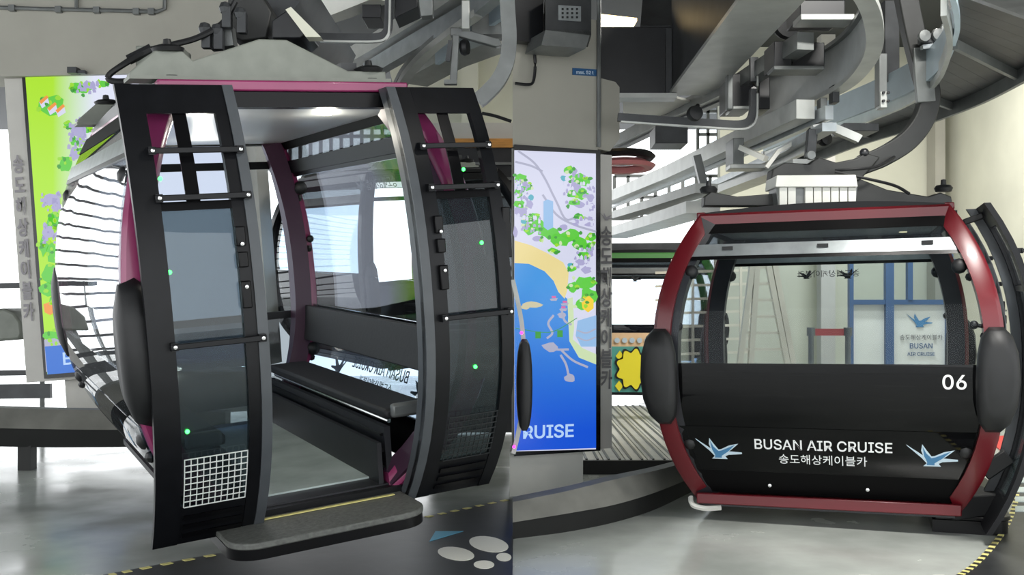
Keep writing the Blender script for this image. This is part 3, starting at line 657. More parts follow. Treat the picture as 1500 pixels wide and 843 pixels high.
# ------------------------------------------------------------------ curved kerbs (guide walls of the cabin lane)
def kerb(label, top, mid, low, Ys, supports):
    T = thing('curved_kerb', label, 'kerb', tuple(W(top[0][0], low[0][1], Ys[0])))
    n = 6
    A_ = spl([W(x, y, Y+.12) for (x, y), Y in zip(top, Ys)], n); B_ = spl([W(x, y, Y) for (x, y), Y in zip(mid, Ys)], n); C_ = spl([W(x, y, Y+.05) for (x, y), Y in zip(low, Ys)], n)
    N = len(A_)-1; ix = lambda L_, s: L_[min(int(round(s*N)), N)]
    bk = V((0, .18, 0))
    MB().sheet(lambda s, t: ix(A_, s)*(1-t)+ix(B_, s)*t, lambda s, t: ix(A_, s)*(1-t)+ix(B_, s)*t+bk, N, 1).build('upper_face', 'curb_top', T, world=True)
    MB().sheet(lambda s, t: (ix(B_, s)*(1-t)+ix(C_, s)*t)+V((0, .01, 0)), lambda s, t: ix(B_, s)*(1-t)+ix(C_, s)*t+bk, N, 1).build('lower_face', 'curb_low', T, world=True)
    for x, y0, Y in supports:
        p = W(x, y0, Y); MB().box((p.x, p.y, p.z/2), (.12, .12, max(.05, p.z))).build('support_foot', 'curb_low', T, world=True)
    return T
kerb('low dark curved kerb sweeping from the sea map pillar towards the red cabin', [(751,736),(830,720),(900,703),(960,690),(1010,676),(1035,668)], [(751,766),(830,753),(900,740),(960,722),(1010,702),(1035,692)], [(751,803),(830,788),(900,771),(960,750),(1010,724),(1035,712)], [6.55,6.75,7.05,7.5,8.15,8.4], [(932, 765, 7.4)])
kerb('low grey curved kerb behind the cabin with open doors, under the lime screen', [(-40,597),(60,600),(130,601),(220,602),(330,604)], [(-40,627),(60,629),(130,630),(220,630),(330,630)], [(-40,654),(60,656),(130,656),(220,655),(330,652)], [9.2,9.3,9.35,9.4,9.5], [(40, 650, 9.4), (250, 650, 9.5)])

# ------------------------------------------------------------------ floor marks
FM = thing('floor_mat', 'large black floor mat edged with yellow tape in front of the open cabin', 'mat', tuple(FL(600, 820)))
edge = [(120,850),(180,839),(300,816),(420,796),(520,779),(605,762),(680,746),(752,731)]
poly = [FL(x, y) for x, y in edge]; poly += [V((0.0, 4.6, 0)), V((poly[0].x*.8, 4.6, 0))]
MB().prism([p+V((0, 0, .001)) for p in poly], (0, 0, .006)).build('mat_sheet', 'mat_black', FM, world=True)
P = spl([FL(x, y, .008) for x, y in edge], 12)
tp = thing('floor_tape', 'dashed yellow tape line along the edge of the black mat', 'tape', tuple(P[30]))
for i in range(0, len(P)-3, 3):
    MB().bar([P[i], P[i]*.3+P[i+2]*.7], .04, .004).build('tape_dash', 'tape_yellow', tp, world=True)
def ell(cx_, cy_, rx, ry, rt): return [FL(cx_+rx*math.cos(a)*math.cos(rt)-ry*math.sin(a)*math.sin(rt), cy_+rx*math.cos(a)*math.sin(rt)+ry*math.sin(a)*math.cos(rt), .008) for a in [2*math.pi*i/24 for i in range(24)]]
for lab, so, he in (('white footprint sticker on the black mat, the one nearer the bottom edge', (668,812,27,9.5,.14), (709,828,15,6,.02)), ('white footprint sticker on the black mat, the one farther back', (716,798,29,11,.16), (738,817,11,6,.05))):
    FT = thing('footprint_sticker', lab, 'sticker', tuple(FL(so[0], so[1])), 'footprint stickers on the mat')
    MB().prism(ell(*so), (0, 0, .002)).build('sole', 'foot_white', FT, world=True); MB().prism(ell(*he), (0, 0, .002)).build('heel', 'foot_white', FT, world=True)
tag(MB().prism([FL(629, 794, .008), FL(638, 779, .008), FL(679, 779, .008)], (0, 0, .002)).build('arrow_sticker', 'foot_cyan'), 'pale blue triangle sticker on the black mat above the footprints', 'sticker')
e2 = [(1395,850),(1425,830),(1452,803),(1472,775),(1484,748),(1490,722),(1490,700),(1484,680)]
P = spl([FL(x, y, .008) for x, y in e2], 10)
tp = thing('floor_tape', 'curved yellow and black tape on the floor right of the red cabin', 'tape', tuple(P[20]))
for i in range(0, len(P)-1, 2): MB().bar([P[i], P[i+1]*.9+P[i]*.1], .035, .004).build('tape_dash', 'tape_yellow', tp, world=True)
for i in range(1, len(P)-1, 2): MB().bar([P[i], P[i+1]], .03, .003).build('tape_gap', 'tape_dark', tp, world=True)
G = [FL(x, y) for x, y in e2]
o = MB().prism([p+V((.02, 0, .001)) for p in G]+[FL(1560, 690), FL(1600, 850)], (0, 0, .005)).build('floor_mat', 'mat_black'); tag(o, 'dark mat outside the curved tape at the right edge', 'mat')
sm = thing('striped_mat', 'pale grey ribbed mat strips beside the black cabin door', 'mat', tuple(FL(1495, 720)))
for i in range(6):
    y0 = 674+14*i; MB().prism([FL(1487, y0, .002), FL(1560, y0, .002), FL(1560, y0+7, .002), FL(1487, y0+7, .002)], (0, 0, .012)).build('strip', 'stripe_light', sm, world=True)
o = MB().prism([FL(1440, 640, .002), FL(1493, 640, .002), FL(1525, 674, .002), FL(1474, 668, .002)], (0, 0, .01)).build('red_mat', 'red_mat'); tag(o, 'red floor mat behind the open door of the red cabin', 'mat')
# platform panels between pillar and cabin
PL = thing('track_platform', 'low grey metal platform with long grooved panels behind curved kerb', 'platform', tuple(FL(930, 690)))
def quadz(pts, z): return [WZ(x, y, z) for x, y in pts]
zz = .12
for i in range(6):
    x0 = .62+.2*i
    MB().box((x0+.1, 11.7, zz-.015), (.188, 5.0, .03)).build('panel', 'platform_grey' if i % 2 else 'panel_white', PL, world=True)
    for t in (.05, .15): MB().box((x0+t, 11.7, zz+.004), (.02, 5.0, .012)).build('groove_strip', 'steel_mid', PL, world=True)
MB().box((1.25, 11.7, .05), (1.2, 4.9, .1)).build('platform_base', 'steel_mid', PL, world=True)
MB().box((1.25, 9.16, .06), (1.3, .05, .12)).build('front_fascia', 'curb_low', PL, world=True)
# ------------------------------------------------------------------ right cabin: hanger, roof gear
def local(M, p): return M.inverted() @ V(p)
def cab_part(T, M, mb, name, m, bev=0.0):
    inv = M.inverted(); mb.v = [inv @ p for p in mb.v]; return mb.build(name, m, T, bev=bev)
Yh = 7.35
path = spl([W(1322, -30, Yh), W(1328, 0, Yh), W(1338, 50, Yh), W(1352, 105, Yh), W(1360, 140, Yh), W(1352, 175, Yh), W(1328, 207, Yh), W(1292, 230, Yh), W(1262, 242, Yh)], 6)
cab_part(cab_right, MR, MB().bar(path, .145, .1, up=(0, 1, 0)), 'hanger_arm', 'beam_dark', .01)
P = [(1130,262),(1132,248),(1150,238),(1185,240),(1200,230),(1225,238),(1255,232),(1268,224),(1290,230),(1275,248),(1262,262),(1250,270)]
cab_part(cab_right, MR, MB().prism([W(x, y, 7.28) for x, y in P], (0, .16, 0)), 'hanger_saddle', 'beam_dark', .01)
cab_part(cab_right, MR, MB().ball(W(1266, 224, 7.3), .035), 'hanger_pivot', 'steel_black')
cab_part(cab_right, MR, MB().bar([W(1190, 190, 7.3), W(1186, 232, 7.3)], .06, .07), 'damper_link', 'steel_dark', .008)
cab_part(cab_right, MR, MB().lathe(W(1187, 228, 7.22), (0, -1, 0), [(0, 0), (.035, 0), (.03, .03), (0, .035)], 12), 'link_bolt', 'steel_mid')
cab_part(cab_right, MR, MB().bar([W(1350, 70, 7.3), W(1352, 105, 7.3), W(1356, 150, 7.3)], .045, .13), 'arm_plate', 'steel_mid', .006)
# beam along the roof edge and white cover box
P = [(1031,302),(1032,288),(1042,281),(1080,288),(1130,284),(1180,262),(1260,262),(1300,278),(1360,288),(1378,282),(1394,288),(1396,302)]
cab_part(cab_right, MR, MB().prism([W(x, y, 7.3) for x, y in P], (0, .12, 0)), 'suspension_beam', 'beam_dark', .008)
for x, y in ((1038, 283), (1382, 281)):
    cab_part(cab_right, MR, MB().lathe(W(x, y, 7.36), (0, 0, 1), [(0, 0), (.055, 0), (.065, .025), (.05, .045), (.02, .05), (.018, .085), (0, .09)], 14), 'damper', 'rubber')
bx = [(1136,274),(1138,257),(1254,256),(1257,274)]
cab_part(cab_right, MR, MB().prism([W(x, y, 7.12) for x, y in bx], (0, .3, 0)), 'cover_top', 'panel_white', .006)
for i in range(9):
    x0 = 1142+12.6*i; w_ = 11 if i not in (2,) else 9
    if i == 2: continue
    cab_part(cab_right, MR, MB().prism([W(x, y, 7.15) for x, y in ((x0, 274), (x0+w_, 274), (x0+w_, 303), (x0, 303))], (0, .2, 0)), 'cover_rib', 'panel_white')
cab_part(cab_right, MR, MB().prism([W(x, y, 7.18) for x, y in ((1136, 272), (1256, 272), (1253, 303), (1140, 303))], (0, .2, 0)), 'cover_back', 'steel_mid')
cab_part(cab_right, MR, MB().tube(spl([W(1223, 250, 7.2), W(1255, 248, 7.15), W(1285, 244, 7.2), W(1310, 230, 7.28)], 5), .011, 6), 'cable', 'rubber')
cab_part(cab_right, MR, MB().tube(spl([W(1223, 252, 7.18), W(1270, 262, 7.12), W(1310, 272, 7.12), W(1332, 284, 7.15)], 5), .011, 6), 'cable', 'rubber')
for (px, py, Y, k_) in ((1070, 409, 9.1, 1), (1083, 445, 9.1, 1), (1078, 511, 9.1, 1)):
    pass
cab_part(cab_right, MR, MB().tube(spl([W(1012, 729, 7.25), W(1015, 740, 7.2), W(1033, 745, 7.18), W(1056, 744, 7.18)], 5), .02, 6), 'foot_hook', 'panel_white')
cab_part(cab_right, MR, MB().bar([W(1440, 694, 6.75), W(1478, 668, 6.7)], .06, .1), 'door_arm', 'rubber', .008)
cab_part(cab_right, MR, MB().bar([W(1412, 326, 6.75), W(1440, 316, 6.7)], .04, .04), 'door_arm', 'rubber', .006)
cab_part(cab_right, MR, MB().prism([W(x, y, 6.72) for x, y in ((1371, 752), (1380, 735), (1415, 728), (1470, 724), (1470, 752), (1440, 758), (1400, 764))], (0, .3, 0)), 'sill_end', 'rubber', .01)
# grip on top of the hanger
GR = thing('cable_grip', 'steel cable grip with rollers at the top of the dark hanger arm', 'grip', tuple(W(1370, 75, 7.2)))
MB().bar([W(1346, 58, 7.2), W(1392, 55, 7.2)], .06, .07).build('grip_body', 'steel_dark', GR, world=True, bev=.006)
MB().bar([W(1350, 70, 7.2), W(1385, 66, 7.2)], .05, .03).build('grip_lever', 'galv', GR, world=True)
for x, y in ((1352, 54), (1372, 52), (1384, 44)): MB().lathe(W(x, y, 7.17), (0, -1, 0), [(0, 0), (.04, 0), (.045, .02), (.04, .04), (0, .045)], 12).build('roller', 'steel_mid', GR, world=True)
# left cabin: cable loop and hanger foot
cab_part(cab_left, ML, MB().tube(spl([W(345, 2, 6.0), W(325, 35, 6.0), W(290, 55, 5.95), W(255, 65, 5.9), W(215, 75, 5.85), W(180, 95, 5.8), W(160, 110, 5.8), W(162, 118, 5.8), W(185, 119, 5.82), (W(225, 112, 5.9))], 6), .018, 8), 'cable', 'rubber')
cab_part(cab_left, ML, MB().tube([W(188, 88, 5.84), W(222, 71, 5.86)], .03, 8), 'cable_sleeve', 'rubber')
cab_part(cab_left, ML, MB().box(W(240, 88, 5.95), (.26, .2, .12)), 'damper_block', 'beam_grey', .01)

# ------------------------------------------------------------------ overhead track, right half
TR = thing('loading_track', 'steel loading track with curved guide rails above the red cabin', 'track', (2.2, 8.0, 3.3))
def part(name, mb, m, T=None, bev=0.0): return mb.build(name, m, T if T is not None else TR, world=True, bev=bev)
def vband(pts, z, h, th, up=True):      # a vertical band whose lower edge runs through the pixels at height z
    P = spl([WZ(x, y, z) for x, y in pts], 6)
    return MB().bar([p+V((0, 0, h/2)) for p in P], th, h)
inner = [(1100,176),(1125,168),(1165,156),(1205,141),(1242,120),(1268,92),(1281,62),(1279,25),(1266,-8),(1240,-40)]
part('guide_rail', vband(inner, 3.1, .32, .03), 'rail_paint', TR)
part('rail_rim', MB().bar([p+V((0, 0, -.01)) for p in spl([WZ(x, y, 3.1) for x, y in inner], 6)], .1, .035), 'steel_light', TR)
part('rail_rim', MB().bar([p+V((0, 0, .33)) for p in spl([WZ(x, y, 3.1) for x, y in inner], 6)], .1, .03), 'steel_mid', TR)
outer = [(1120,222),(1165,204),(1215,184),(1285,157),(1342,131),(1380,100),(1399,58),(1402,30),(1394,-10)]
part('outer_guide_rail', vband(outer, 3.1, .22, .03), 'paint_blue_grey', TR)
TW = thing('overhead_walkway', 'dark curved walkway ring of ribbed plates at the upper right', 'walkway', (3.2, 8.0, 3.1))
TK = thing('roof_cowl', 'grey roof cowl with dark beam in the top right corner', 'cowl', tuple(W(1460, 50, 7.3)))
TB = thing('box_beam', 'large dark steel box beam with pale underside beside the load sign', 'beam', (1.5, 7.0, 3.4))
TS = thing('straight_track', 'parallel pale track rails with brackets running back behind the red cabin hanger', 'track', (1.8, 9.0, 3.0))
TC = thing('cable_tray', 'thin cable tray bending upwards below the box beam and right of the bulkhead', 'cable tray', tuple(W(1000, 180, 8)))
# walkway ring: plates between the outer rail and the fascia
o1 = [WZ(x, y, 3.14) for x, y in outer]; o2 = [WZ(x, y, 3.14) for x, y in [(1180,232),(1225,212),(1275,193),(1335,174),(1395,151),(1440,132),(1490,105),(1530,80),(1560,50)]]
a_, b_ = spl(o1, 3), spl(o2, 3)
for i in range(0, len(a_)-1):
    c = [a_[i], a_[i+1], b_[i+1], b_[i]]; m_ = sum(c, V((0, 0, 0)))/4
    part('walkway_plate', MB().prism([m_+(p-m_)*.985 for p in c], (0, 0, .02)), 'steel_dark', TW)
    if i % 6 == 0: part('walkway_rib', MB().bar([a_[i]-V((0, 0, .03)), b_[i]-V((0, 0, .03))], .03, .06), 'steel_mid', TW)
part('walkway_fascia', MB().bar([p-V((0, 0, .02)) for p in b_], .03, .16), 'steel_mid', TW)
part('walkway_fascia', MB().bar([p+V((0, .1, -.04)) for p in a_], .03, .1), 'steel_light', TW)
# ceiling plates over the far right corner
part('cowl', MB().sheet(lambda s, t: W(1392+140*s, 38-3*s-70*t, 7.6-.6*s+1.2*t), lambda s, t: W(1392+140*s, 38-3*s-70*t, 7.6-.6*s+1.2*t)+V((0, .05, .05)), 5, 4), 'steel_mid', TK)
part('cowl_beam', MB().bar([W(1400, 52, 7.5), W(1540, 48, 7.0)], .08, .2), 'steel_dark', TK)
part('cowl_lip', MB().bar([W(1400, 70, 7.45), W(1540, 66, 6.95)], .1, .04), 'steel_light', TK)
for x in (1425, 1443, 1480): part('cowl_post', MB().bar([W(x, 40, 7.3), W(x, 64, 7.3)], .03, .04), 'steel_black', TK)
# box beams under the ceiling
part('box_beam', MB().box((1.575, 6.6, 3.98), (.35, 4.8, 1.2)), 'steel_dark', TB, bev=.01)
part('beam_bottom_plate', MB().box((1.575, 6.6, 3.37), (.4, 4.8, .03)), 'steel_light', TB)
part('cross_beam', MB().box((1.06, 9.05, 3.65), (.72, .1, .62)), 'steel_black', TB, bev=.008)
part('beam_flange', MB().box((1.1, 8.97, 3.33), (.66, .2, .04)), 'steel_light', TB)
for i in range(8): part('flange_bolt', MB().lathe((1.36, 8.98, 3.4+.065*i), (0, -1, 0), [(0, 0), (.014, 0), (.012, .012), (0, .014)], 8), 'steel_mid', TB)
part('beam_web', MB().box((1.37, 8.97, 3.63), (.05, .06, .6)), 'steel_dark', TB)
part('soffit', MB().prism([W(912, 140, 9.0), W(984, 142, 9.0), W(1020, 152, 9.4), W(960, 172, 10), W(913, 170, 10)], (0, 0, .02)), 'panel_white', TB)
part('deck_plate', MB().prism([W(938, 46, 9.1), W(1000, 46, 9.1), W(1010, 0, 9.8), W(942, -4, 9.8)], (0, 0, .05)), 'steel_dark', TB)
# straight rails running back
def rail(px, w_, h_, m, z=None, name='track_rail', T=None):
    P = [WZ(x, y, z) for x, y in px]; return part(name, MB().bar(P, w_, h_), m, T or TS)
rail([(905,208),(1000,160),(1090,118),(1180,60)], .12, .12, 'steel_mid', 3.35)
rail([(900,220),(998,172),(1100,128)], .08, .05, 'steel_dark', 3.3)
rail([(890,292),(985,252),(1125,186),(1180,160)], .14, .14, 'steel_light', 2.95)
rail([(890,302),(990,262),(1125,205),(1215,165)], .06, .1, 'galv', 2.9)
rail([(1000,292),(1080,256),(1130,232),(1180,205),(1215,186)], .1, .06, 'galv', 2.75, 'curved_rail')
rail([(985,300),(1070,268),(1130,245),(1190,214)], .05, .05, 'steel_light', 2.7, 'curved_rail')
rail([(955,312),(1030,292),(1110,262),(1180,238)], .2, .05, 'steel_light', 2.6, 'service_beam')
rail([(900,345),(1000,318),(1040,300)], .3, .12, 'wall', 2.4, 'service_beam') if False else rail([(900,343),(960,326),(1030,304)], .3, .1, 'steel_light', 2.35, 'service_beam')
rail([(900,318),(960,300),(1035,276)], .2, .08, 'steel_light', 2.5, 'service_beam')
# cable tray with an upward bend
tray = [W(905, 172, 8), W(960, 176, 8), W(1040, 181, 8), W(1080, 183, 8), W(1096, 178, 8), W(1103, 165, 8), W(1104, 140, 8), W(1104, 85, 8)]
part('cable_tray', MB().bar(spl(tray, 5), .06, .06), 'steel_dark', TC); 
part('tray_lip', MB().bar([p+V((.02, -.03, -.04)) for p in spl(tray, 5)], .03, .014), 'steel_light', TC)
# brackets, drive boxes and wheels
def pbox(x0, y0, x1, y1, Y, d, m, nm, bev=.006, T=None):
    return part(nm, MB().prism([W(x0, y0, Y), W(x1, y0, Y), W(x1, y1, Y), W(x0, y1, Y)], (0, d, 0)), m, T or TS, bev)
for a in [(1068,108,1100,158,8.3,.4,'steel_black','drive_box'),(1112,110,1128,160,8.2,.3,'steel_black','drive_box'),(1134,60,1160,98,7.4,.3,'steel_black','bracket'),(1172,0,1238,26,7.0,.35,'steel_black','drive_box'),(1173,20,1252,29,6.95,.2,'steel_light','bracket_plate'),
    (1160,62,1208,98,7.5,.2,'steel_black','bracket'),(1134,96,1208,102,7.35,.2,'steel_mid','bracket_plate'),(1066,108,1074,160,8.2,.1,'steel_mid','bracket_plate'),(1074,155,1100,160,8.2,.3,'steel_light','bracket_plate'),
    (960,184,1008,210,9.2,.4,'steel_dark','drive_box'),(1074,202,1090,245,8.4,.3,'steel_mid','bracket'),(1070,240,1125,247,8.3,.2,'steel_light','bracket_plate'),(1202,143,1212,165,7.6,.1,'steel_mid','bracket'),(1220,124,1230,150,7.5,.1,'steel_dark','bracket'),
    (1288,78,1300,155,7.4,.1,'steel_mid','bracket'),(1290,134,1300,158,7.38,.1,'steel_light','bracket_plate'),(1296,0,1318,120,8.0,.2,'steel_dark','post'),(1236,180,1288,192,8.3,.3,'steel_dark','bracket'),(1300,138,1330,154,8.4,.3,'steel_dark','bracket')]: pbox(*a)
part('post', MB().bar([W(1020, 228, 9.2), W(1034, 285, 9.2)], .08, .07), 'steel_mid', TS)
for x, y in ((1296,136),(1303,136),(1296,148),(1303,148)): part('bolt', MB().lathe(W(x-2, y, 7.37), (0, -1, 0), [(0, 0), (.012, 0), (.01, .012), (0, .013)], 8), 'steel_black', TS)
part('bracket_arm', MB().bar([W(1190, 190, 7.5), W(1215, 186, 7.5), W(1255, 203, 7.5), W(1258, 205, 7.5)], .07, .06), 'steel_light', TS)
part('bracket_strut', MB().bar([W(1085, 216, 8.2), W(1122, 233, 8.0)], .05, .04), 'panel_white', TS)
part('bracket_strut', MB().bar([W(1122, 246, 7.9), W(1140, 222, 7.9), W(1180, 200, 7.9)], .05, .03), 'panel_white', TS)
for x, y, r in ((1190, 200, .07), (1205, 206, .05), (1148, 38, .12), (1015, 168, .06)):
    part('guide_wheel', MB().lathe(W(x, y, 7.7), (.3, -1, .1), [(0, 0), (r*.9, 0), (r, .03), (r*.9, .06), (r*.3, .07), (0, .07)], 16), 'rubber', TS)
part('spring', MB().tube([W(1010+2*math.cos(i*.9)+i*.35, 170-i*.42+3*math.sin(i*.9), 8.6) for i in range(40)], .008, 5), 'steel_black', TS)
pl = thing('tyre_pulley', 'red rimmed horizontal pulley wheel beside the pale bulkhead corner', 'pulley', tuple(W(918, 240, 9.3)))
cpt = W(912, 240, 9.3)
MB().ring(cpt, (0, .05, 1), [(.2, -.05), (.27, -.05), (.3, -.02), (.25, 0), (.22, .02), (.2, .0)], 28).build('rim', 'pulley_red', pl, world=True)
MB().ring(cpt+V((0, 0, .06)), (0, .05, 1), [(.2, -.03), (.27, -.03), (.3, 0), (.27, .03), (.2, .03)], 28).build('tyre', 'rubber', pl, world=True)
lp = thing('ceiling_lamp', 'warm lit tube lamp in the dark ceiling above the load sign', 'lamp', tuple(W(905, 34, 9.6)))
MB().prism([W(878, 40, 9.5), W(926, 43, 9.5), W(933, 31, 10.0), W(880, 25, 10.0)], (0, 0, .03)).build('tube_panel', 'lamp_warm', lp, world=True)
MB().prism([W(921, 43, 9.48), W(926, 43, 9.48), W(933, 31, 9.98), W(929, 31, 9.98)], (0, 0, -.01)).build('divider', 'steel_dark', lp, world=True)

# ------------------------------------------------------------------ overhead track, left half
TL_ = thing('loading_track', 'grey track beams and curved guide above the cabin with open doors', 'track', (-1.2, 7.0, 3.4))
def lpart(name, mb, m, bev=0.0): return mb.build(name, m, TL_, world=True, bev=bev)
lpart('box_beam', MB().prism([W(380, -30, 6.6), W(452, -30, 6.6), W(437, 6, 6.6), (W(388, 60, 6.6))], (0, 2, 0)), 'steel_dark')
cab_part(cab_left, ML, MB().prism([W(333, -20, 6.2), W(375, -20, 6.2), W(398, 18, 6.2), W(390, 55, 6.2), W(355, 60, 6.2), W(335, 52, 6.2)], (0, .3, 0)), 'hanger_plate', 'beam_dark', .01)
cab_part(cab_left, ML, MB().prism([W(398, 30, 6.1), W(424, 12, 6.1), W(452, 46, 6.1), W(440, 56, 6.1), W(398, 56, 6.1)], (0, .35, 0)), 'hanger_plate', 'steel_black', .008)
cab_part(cab_left, ML, MB().prism([W(418, 14, 6.05), W(426, 10, 6.05), W(470, 54, 6.05), W(448, 54, 6.05)], (0, .1, 0)), 'hanger_web', 'wall_cream')
for x, y in ((300, 42), (330, 12), (318, 44), (352, 20)): cab_part(cab_left, ML, MB().ball(W(x, y, 6.0), .04, 8).box(W(x+3, y+14, 6.0), (.05, .05, .12)), 'clamp', 'steel_dark')
cab_part(cab_left, ML, MB().prism([W(306, 40, 6.05), W(338, 36, 6.05), W(342, 66, 6.05), W(306, 70, 6.05)], (0, .1, 0)), 'clamp_plate', 'steel_mid')
lpart('light_beam', MB().bar([W(428, 20, 8.2), W(500, -5, 7.8), W(560, -30, 7.4)], .15, .3), 'panel_white')
tray = [W(468, 55, 7.2), W(520, 56, 7.2), W(555, 55, 7.2), W(566, 48, 7.2), W(569, 36, 7.2), W(570, 0, 7.2), W(570, -30, 7.2)]
TD = thing('cable_tray', 'thin cable tray with upward bend above the roof beam of the open cabin', 'cable tray', tuple(W(520, 55, 7.2)))
MB().bar(spl(tray, 5), .05, .055).build('tray', 'steel_dark', TD, world=True)
MB().bar([p+V((.01, -.03, -.035)) for p in spl(tray, 5)], .03, .014).build('tray_lip', 'steel_light', TD, world=True)
lpart('drive_box', MB().prism([W(530, -10, 7.5), W(558, -10, 7.5), W(558, 26, 7.5), W(530, 26, 7.5)], (0, .3, 0)), 'steel_black', .006)
lpart('drive_box', MB().prism([W(578, -10, 7.6), W(612, -10, 7.6), W(612, 10, 7.6), W(578, 26, 7.6)], (0, .3, 0)), 'steel_black', .006)
lpart('track_rail', MB().bar([W(505, 92, 9.5), W(560, 60, 8.8), W(640, 10, 8.0), W(690, -25, 7.6)], .14, .14), 'steel_light')
lpart('track_rail', MB().bar([W(540, 105, 9.2), W(600, 70, 8.5), W(690, 18, 7.7), W(730, -15, 7.4)], .1, .14), 'galv')
lpart('curved_rail', MB().bar(spl([W(585, 132, 8.6), W(598, 108, 8.3), W(625, 78, 8.0), W(662, 48, 7.8), (W(700, 20, 7.6))], 6), .08, .05), 'steel_light')
lpart('curved_rail', MB().bar(spl([W(578, 128, 8.8), W(592, 102, 8.5), W(618, 74, 8.2), W(655, 42, 8.0)], 6), .04, .05), 'steel_mid')
lpart('outer_guide_rail', MB().bar([W(640, 75, 8.8), W(690, 36, 8.2), W(742, 0, 7.7)], .04, .24), 'paint_blue_grey')
lpart('service_beam', MB().bar([W(605, 118, 9.4), W(660, 88, 8.9), W(735, 60, 8.5)], .3, .08), 'steel_light')
lpart('bracket', MB().prism([W(612, -8, 7.0), W(634, -8, 7.0), W(634, 22, 7.0), W(616, 24, 7.0)], (0, .1, 0)), 'steel_mid', .006)
lpart('bracket', MB().prism([W(676, 0, 7.2), W(688, 0, 7.2), W(688, 42, 7.2), W(676, 42, 7.2)], (0, .1, 0)), 'steel_light', .006)
lpart('bracket_arm', MB().bar([W(660, 48, 7.3), W(672, 48, 7.3), W(728, 64, 7.3), W(733, 62, 7.3)], .06, .06), 'steel_mid', .006)
lpart('drop_post', MB().bar([W(668, 52, 7.25), W(664, 122, 7.25)], .05, .05), 'steel_mid', .006)
lpart('drop_post', MB().bar([W(660, 60, 7.2), W(656, 90, 7.2)], .03, .03), 'steel_dark')
lpart('drop_foot', MB().box(W(660, 121, 7.25), (.09, .06, .03)), 'steel_mid')
lpart('guide_wheel', MB().lathe(W(676, 70, 7.3), (1, -.3, 0), [(0, 0), (.05, 0), (.06, .02), (.05, .05), (0, .05)], 12), 'rubber')
lpart('spring_block', MB().box(W(720, 40, 8.0), (.3, .2, .16)), 'steel_mid')
hp = spl([W(741, -30, 6.9), W(744, 20, 6.9), W(746, 60, 6.9), (W(742, 92, 6.9)), W(730, 118, 6.9), W(712, 138, 6.9), W(700, 148, 6.9)], 6)
o = MB().bar(hp, .1, .075, up=(0, 1, 0)).build('hanger_arm', 'steel_mid'); tag(o, 'curved grey hanger arm coming down behind the right hand open door', 'hanger')
o = MB().tube(spl([W(706, 166, 7), W(725, 170, 7), W(749, 178, 7)], 4), .012, 6).build('cable', 'rubber'); tag(o, 'short black cable behind the upper corner of the right open door', 'cable')
# far clerestory windows: mullions and transoms in front of the bright sky
def window(n, x0, x1, yt, yb, Y, nx, rows, m='steel_mid', tilt=0.0):
    T = bpy.data.objects.new('window_%d' % n, None); COL.objects.link(T); o_ = W(x0, yb, Y); T.location = o_; T['_o'] = tuple(o_); struct(T)
    for i in range(nx+1):
        x = x0+(x1-x0)*i/nx; MB().bar([W(x, yb+tilt*i/nx, Y), W(x, yt+tilt*i/nx, Y)], .05, .06, up=(0, 1, 0)).build('mullion', m, T, world=True)
    for f in rows:
        y = yt+(yb-yt)*f; MB().bar([W(x0, y, Y), W(x1, y+tilt, Y)], .06, .05).build('transom', m, T, world=True)
    for i in range(nx):
        a, b = x0+(x1-x0)*i/nx, x0+(x1-x0)*(i+1)/nx
        MB().prism([W(a, yt+tilt*i/nx, Y+.01), W(b, yt+tilt*(i+1)/nx, Y+.01), W(b, yb+tilt*(i+1)/nx, Y+.01), W(a, yb+tilt*i/nx, Y+.01)], (0, .008, 0)).build('pane', 'glass_clear', T, world=True)
window(1, 900, 1060, 258, 320, 16, 8, (0, .5, 1)); window(2, 1022, 1290, 130, 232, 17.5, 18, (0, .33, .66, 1))
window(3, 395, 620, 150, 250, 16, 15, (0, .5, 1)); window(4, 440, 620, 20, 62, 16, 12, (0, 1))
window(5, 1255, 1330, 60, 150, 17, 3, (0, .35, .7, 1))
# ------------------------------------------------------------------ background things seen through and around the cabins
# clerestory walls that close the upper far side
struct(MB().prism([W(380, -60, 17), W(752, -60, 17), W(752, 18, 17), W(380, 18, 17)], (0, .2, 0)).build('wall_far_upper', 'wall_cream'))
struct(MB().prism([W(560, 62, 15), W(751, 62, 15), W(751, 200, 15), W(600, 200, 15), W(580, 140, 15)], (0, .2, 0)).build('wall_far_centre', 'wall_cream'))
struct(MB().prism([W(676, 20, 14.6), W(700, 20, 14.6), W(700, 215, 14.6), W(676, 215, 14.6)], (0, .4, 0)).build('trim_2', 'wall_cream'))
struct(MB().prism([W(905, -60, 18), W(1310, -60, 18), W(1310, 100, 18), W(905, 130, 18)], (0, .2, 0)).build('wall_far_right', 'steel_mid'))
pt = thing('partition', 'dark partition with wooden top rail behind the right open door', 'partition', tuple(FL(700, 640)))
MB().prism([W(560, 214, 12), W(752, 214, 12), W(752, 640, 12), W(560, 640, 12)], (0, .1, 0)).build('panel', 'steel_black', pt, world=True) if False else None
MB().prism([W(628, 214, 12), W(752, 214, 12), W(752, 634, 12), W(628, 634, 12)], (0, .1, 0)).build('panel', 'interior_dark', pt, world=True)
MB().prism([W(600, 203, 11.95), W(752, 203, 11.95), W(752, 216, 11.95), W(600, 216, 11.95)], (0, .12, 0)).build('wooden_rail', 'wood', pt, world=True)
MB().prism([W(620, 180, 12), W(752, 180, 12), W(752, 203, 12), W(620, 203, 12)], (0, .1, 0)).build('upper_panel', 'kiosk_grey', pt, world=True)
for y in (240, 262): MB().bar([W(640, y, 11.95), W(752, y, 11.95)], .04, .03).build('rail', 'steel_mid', pt, world=True)
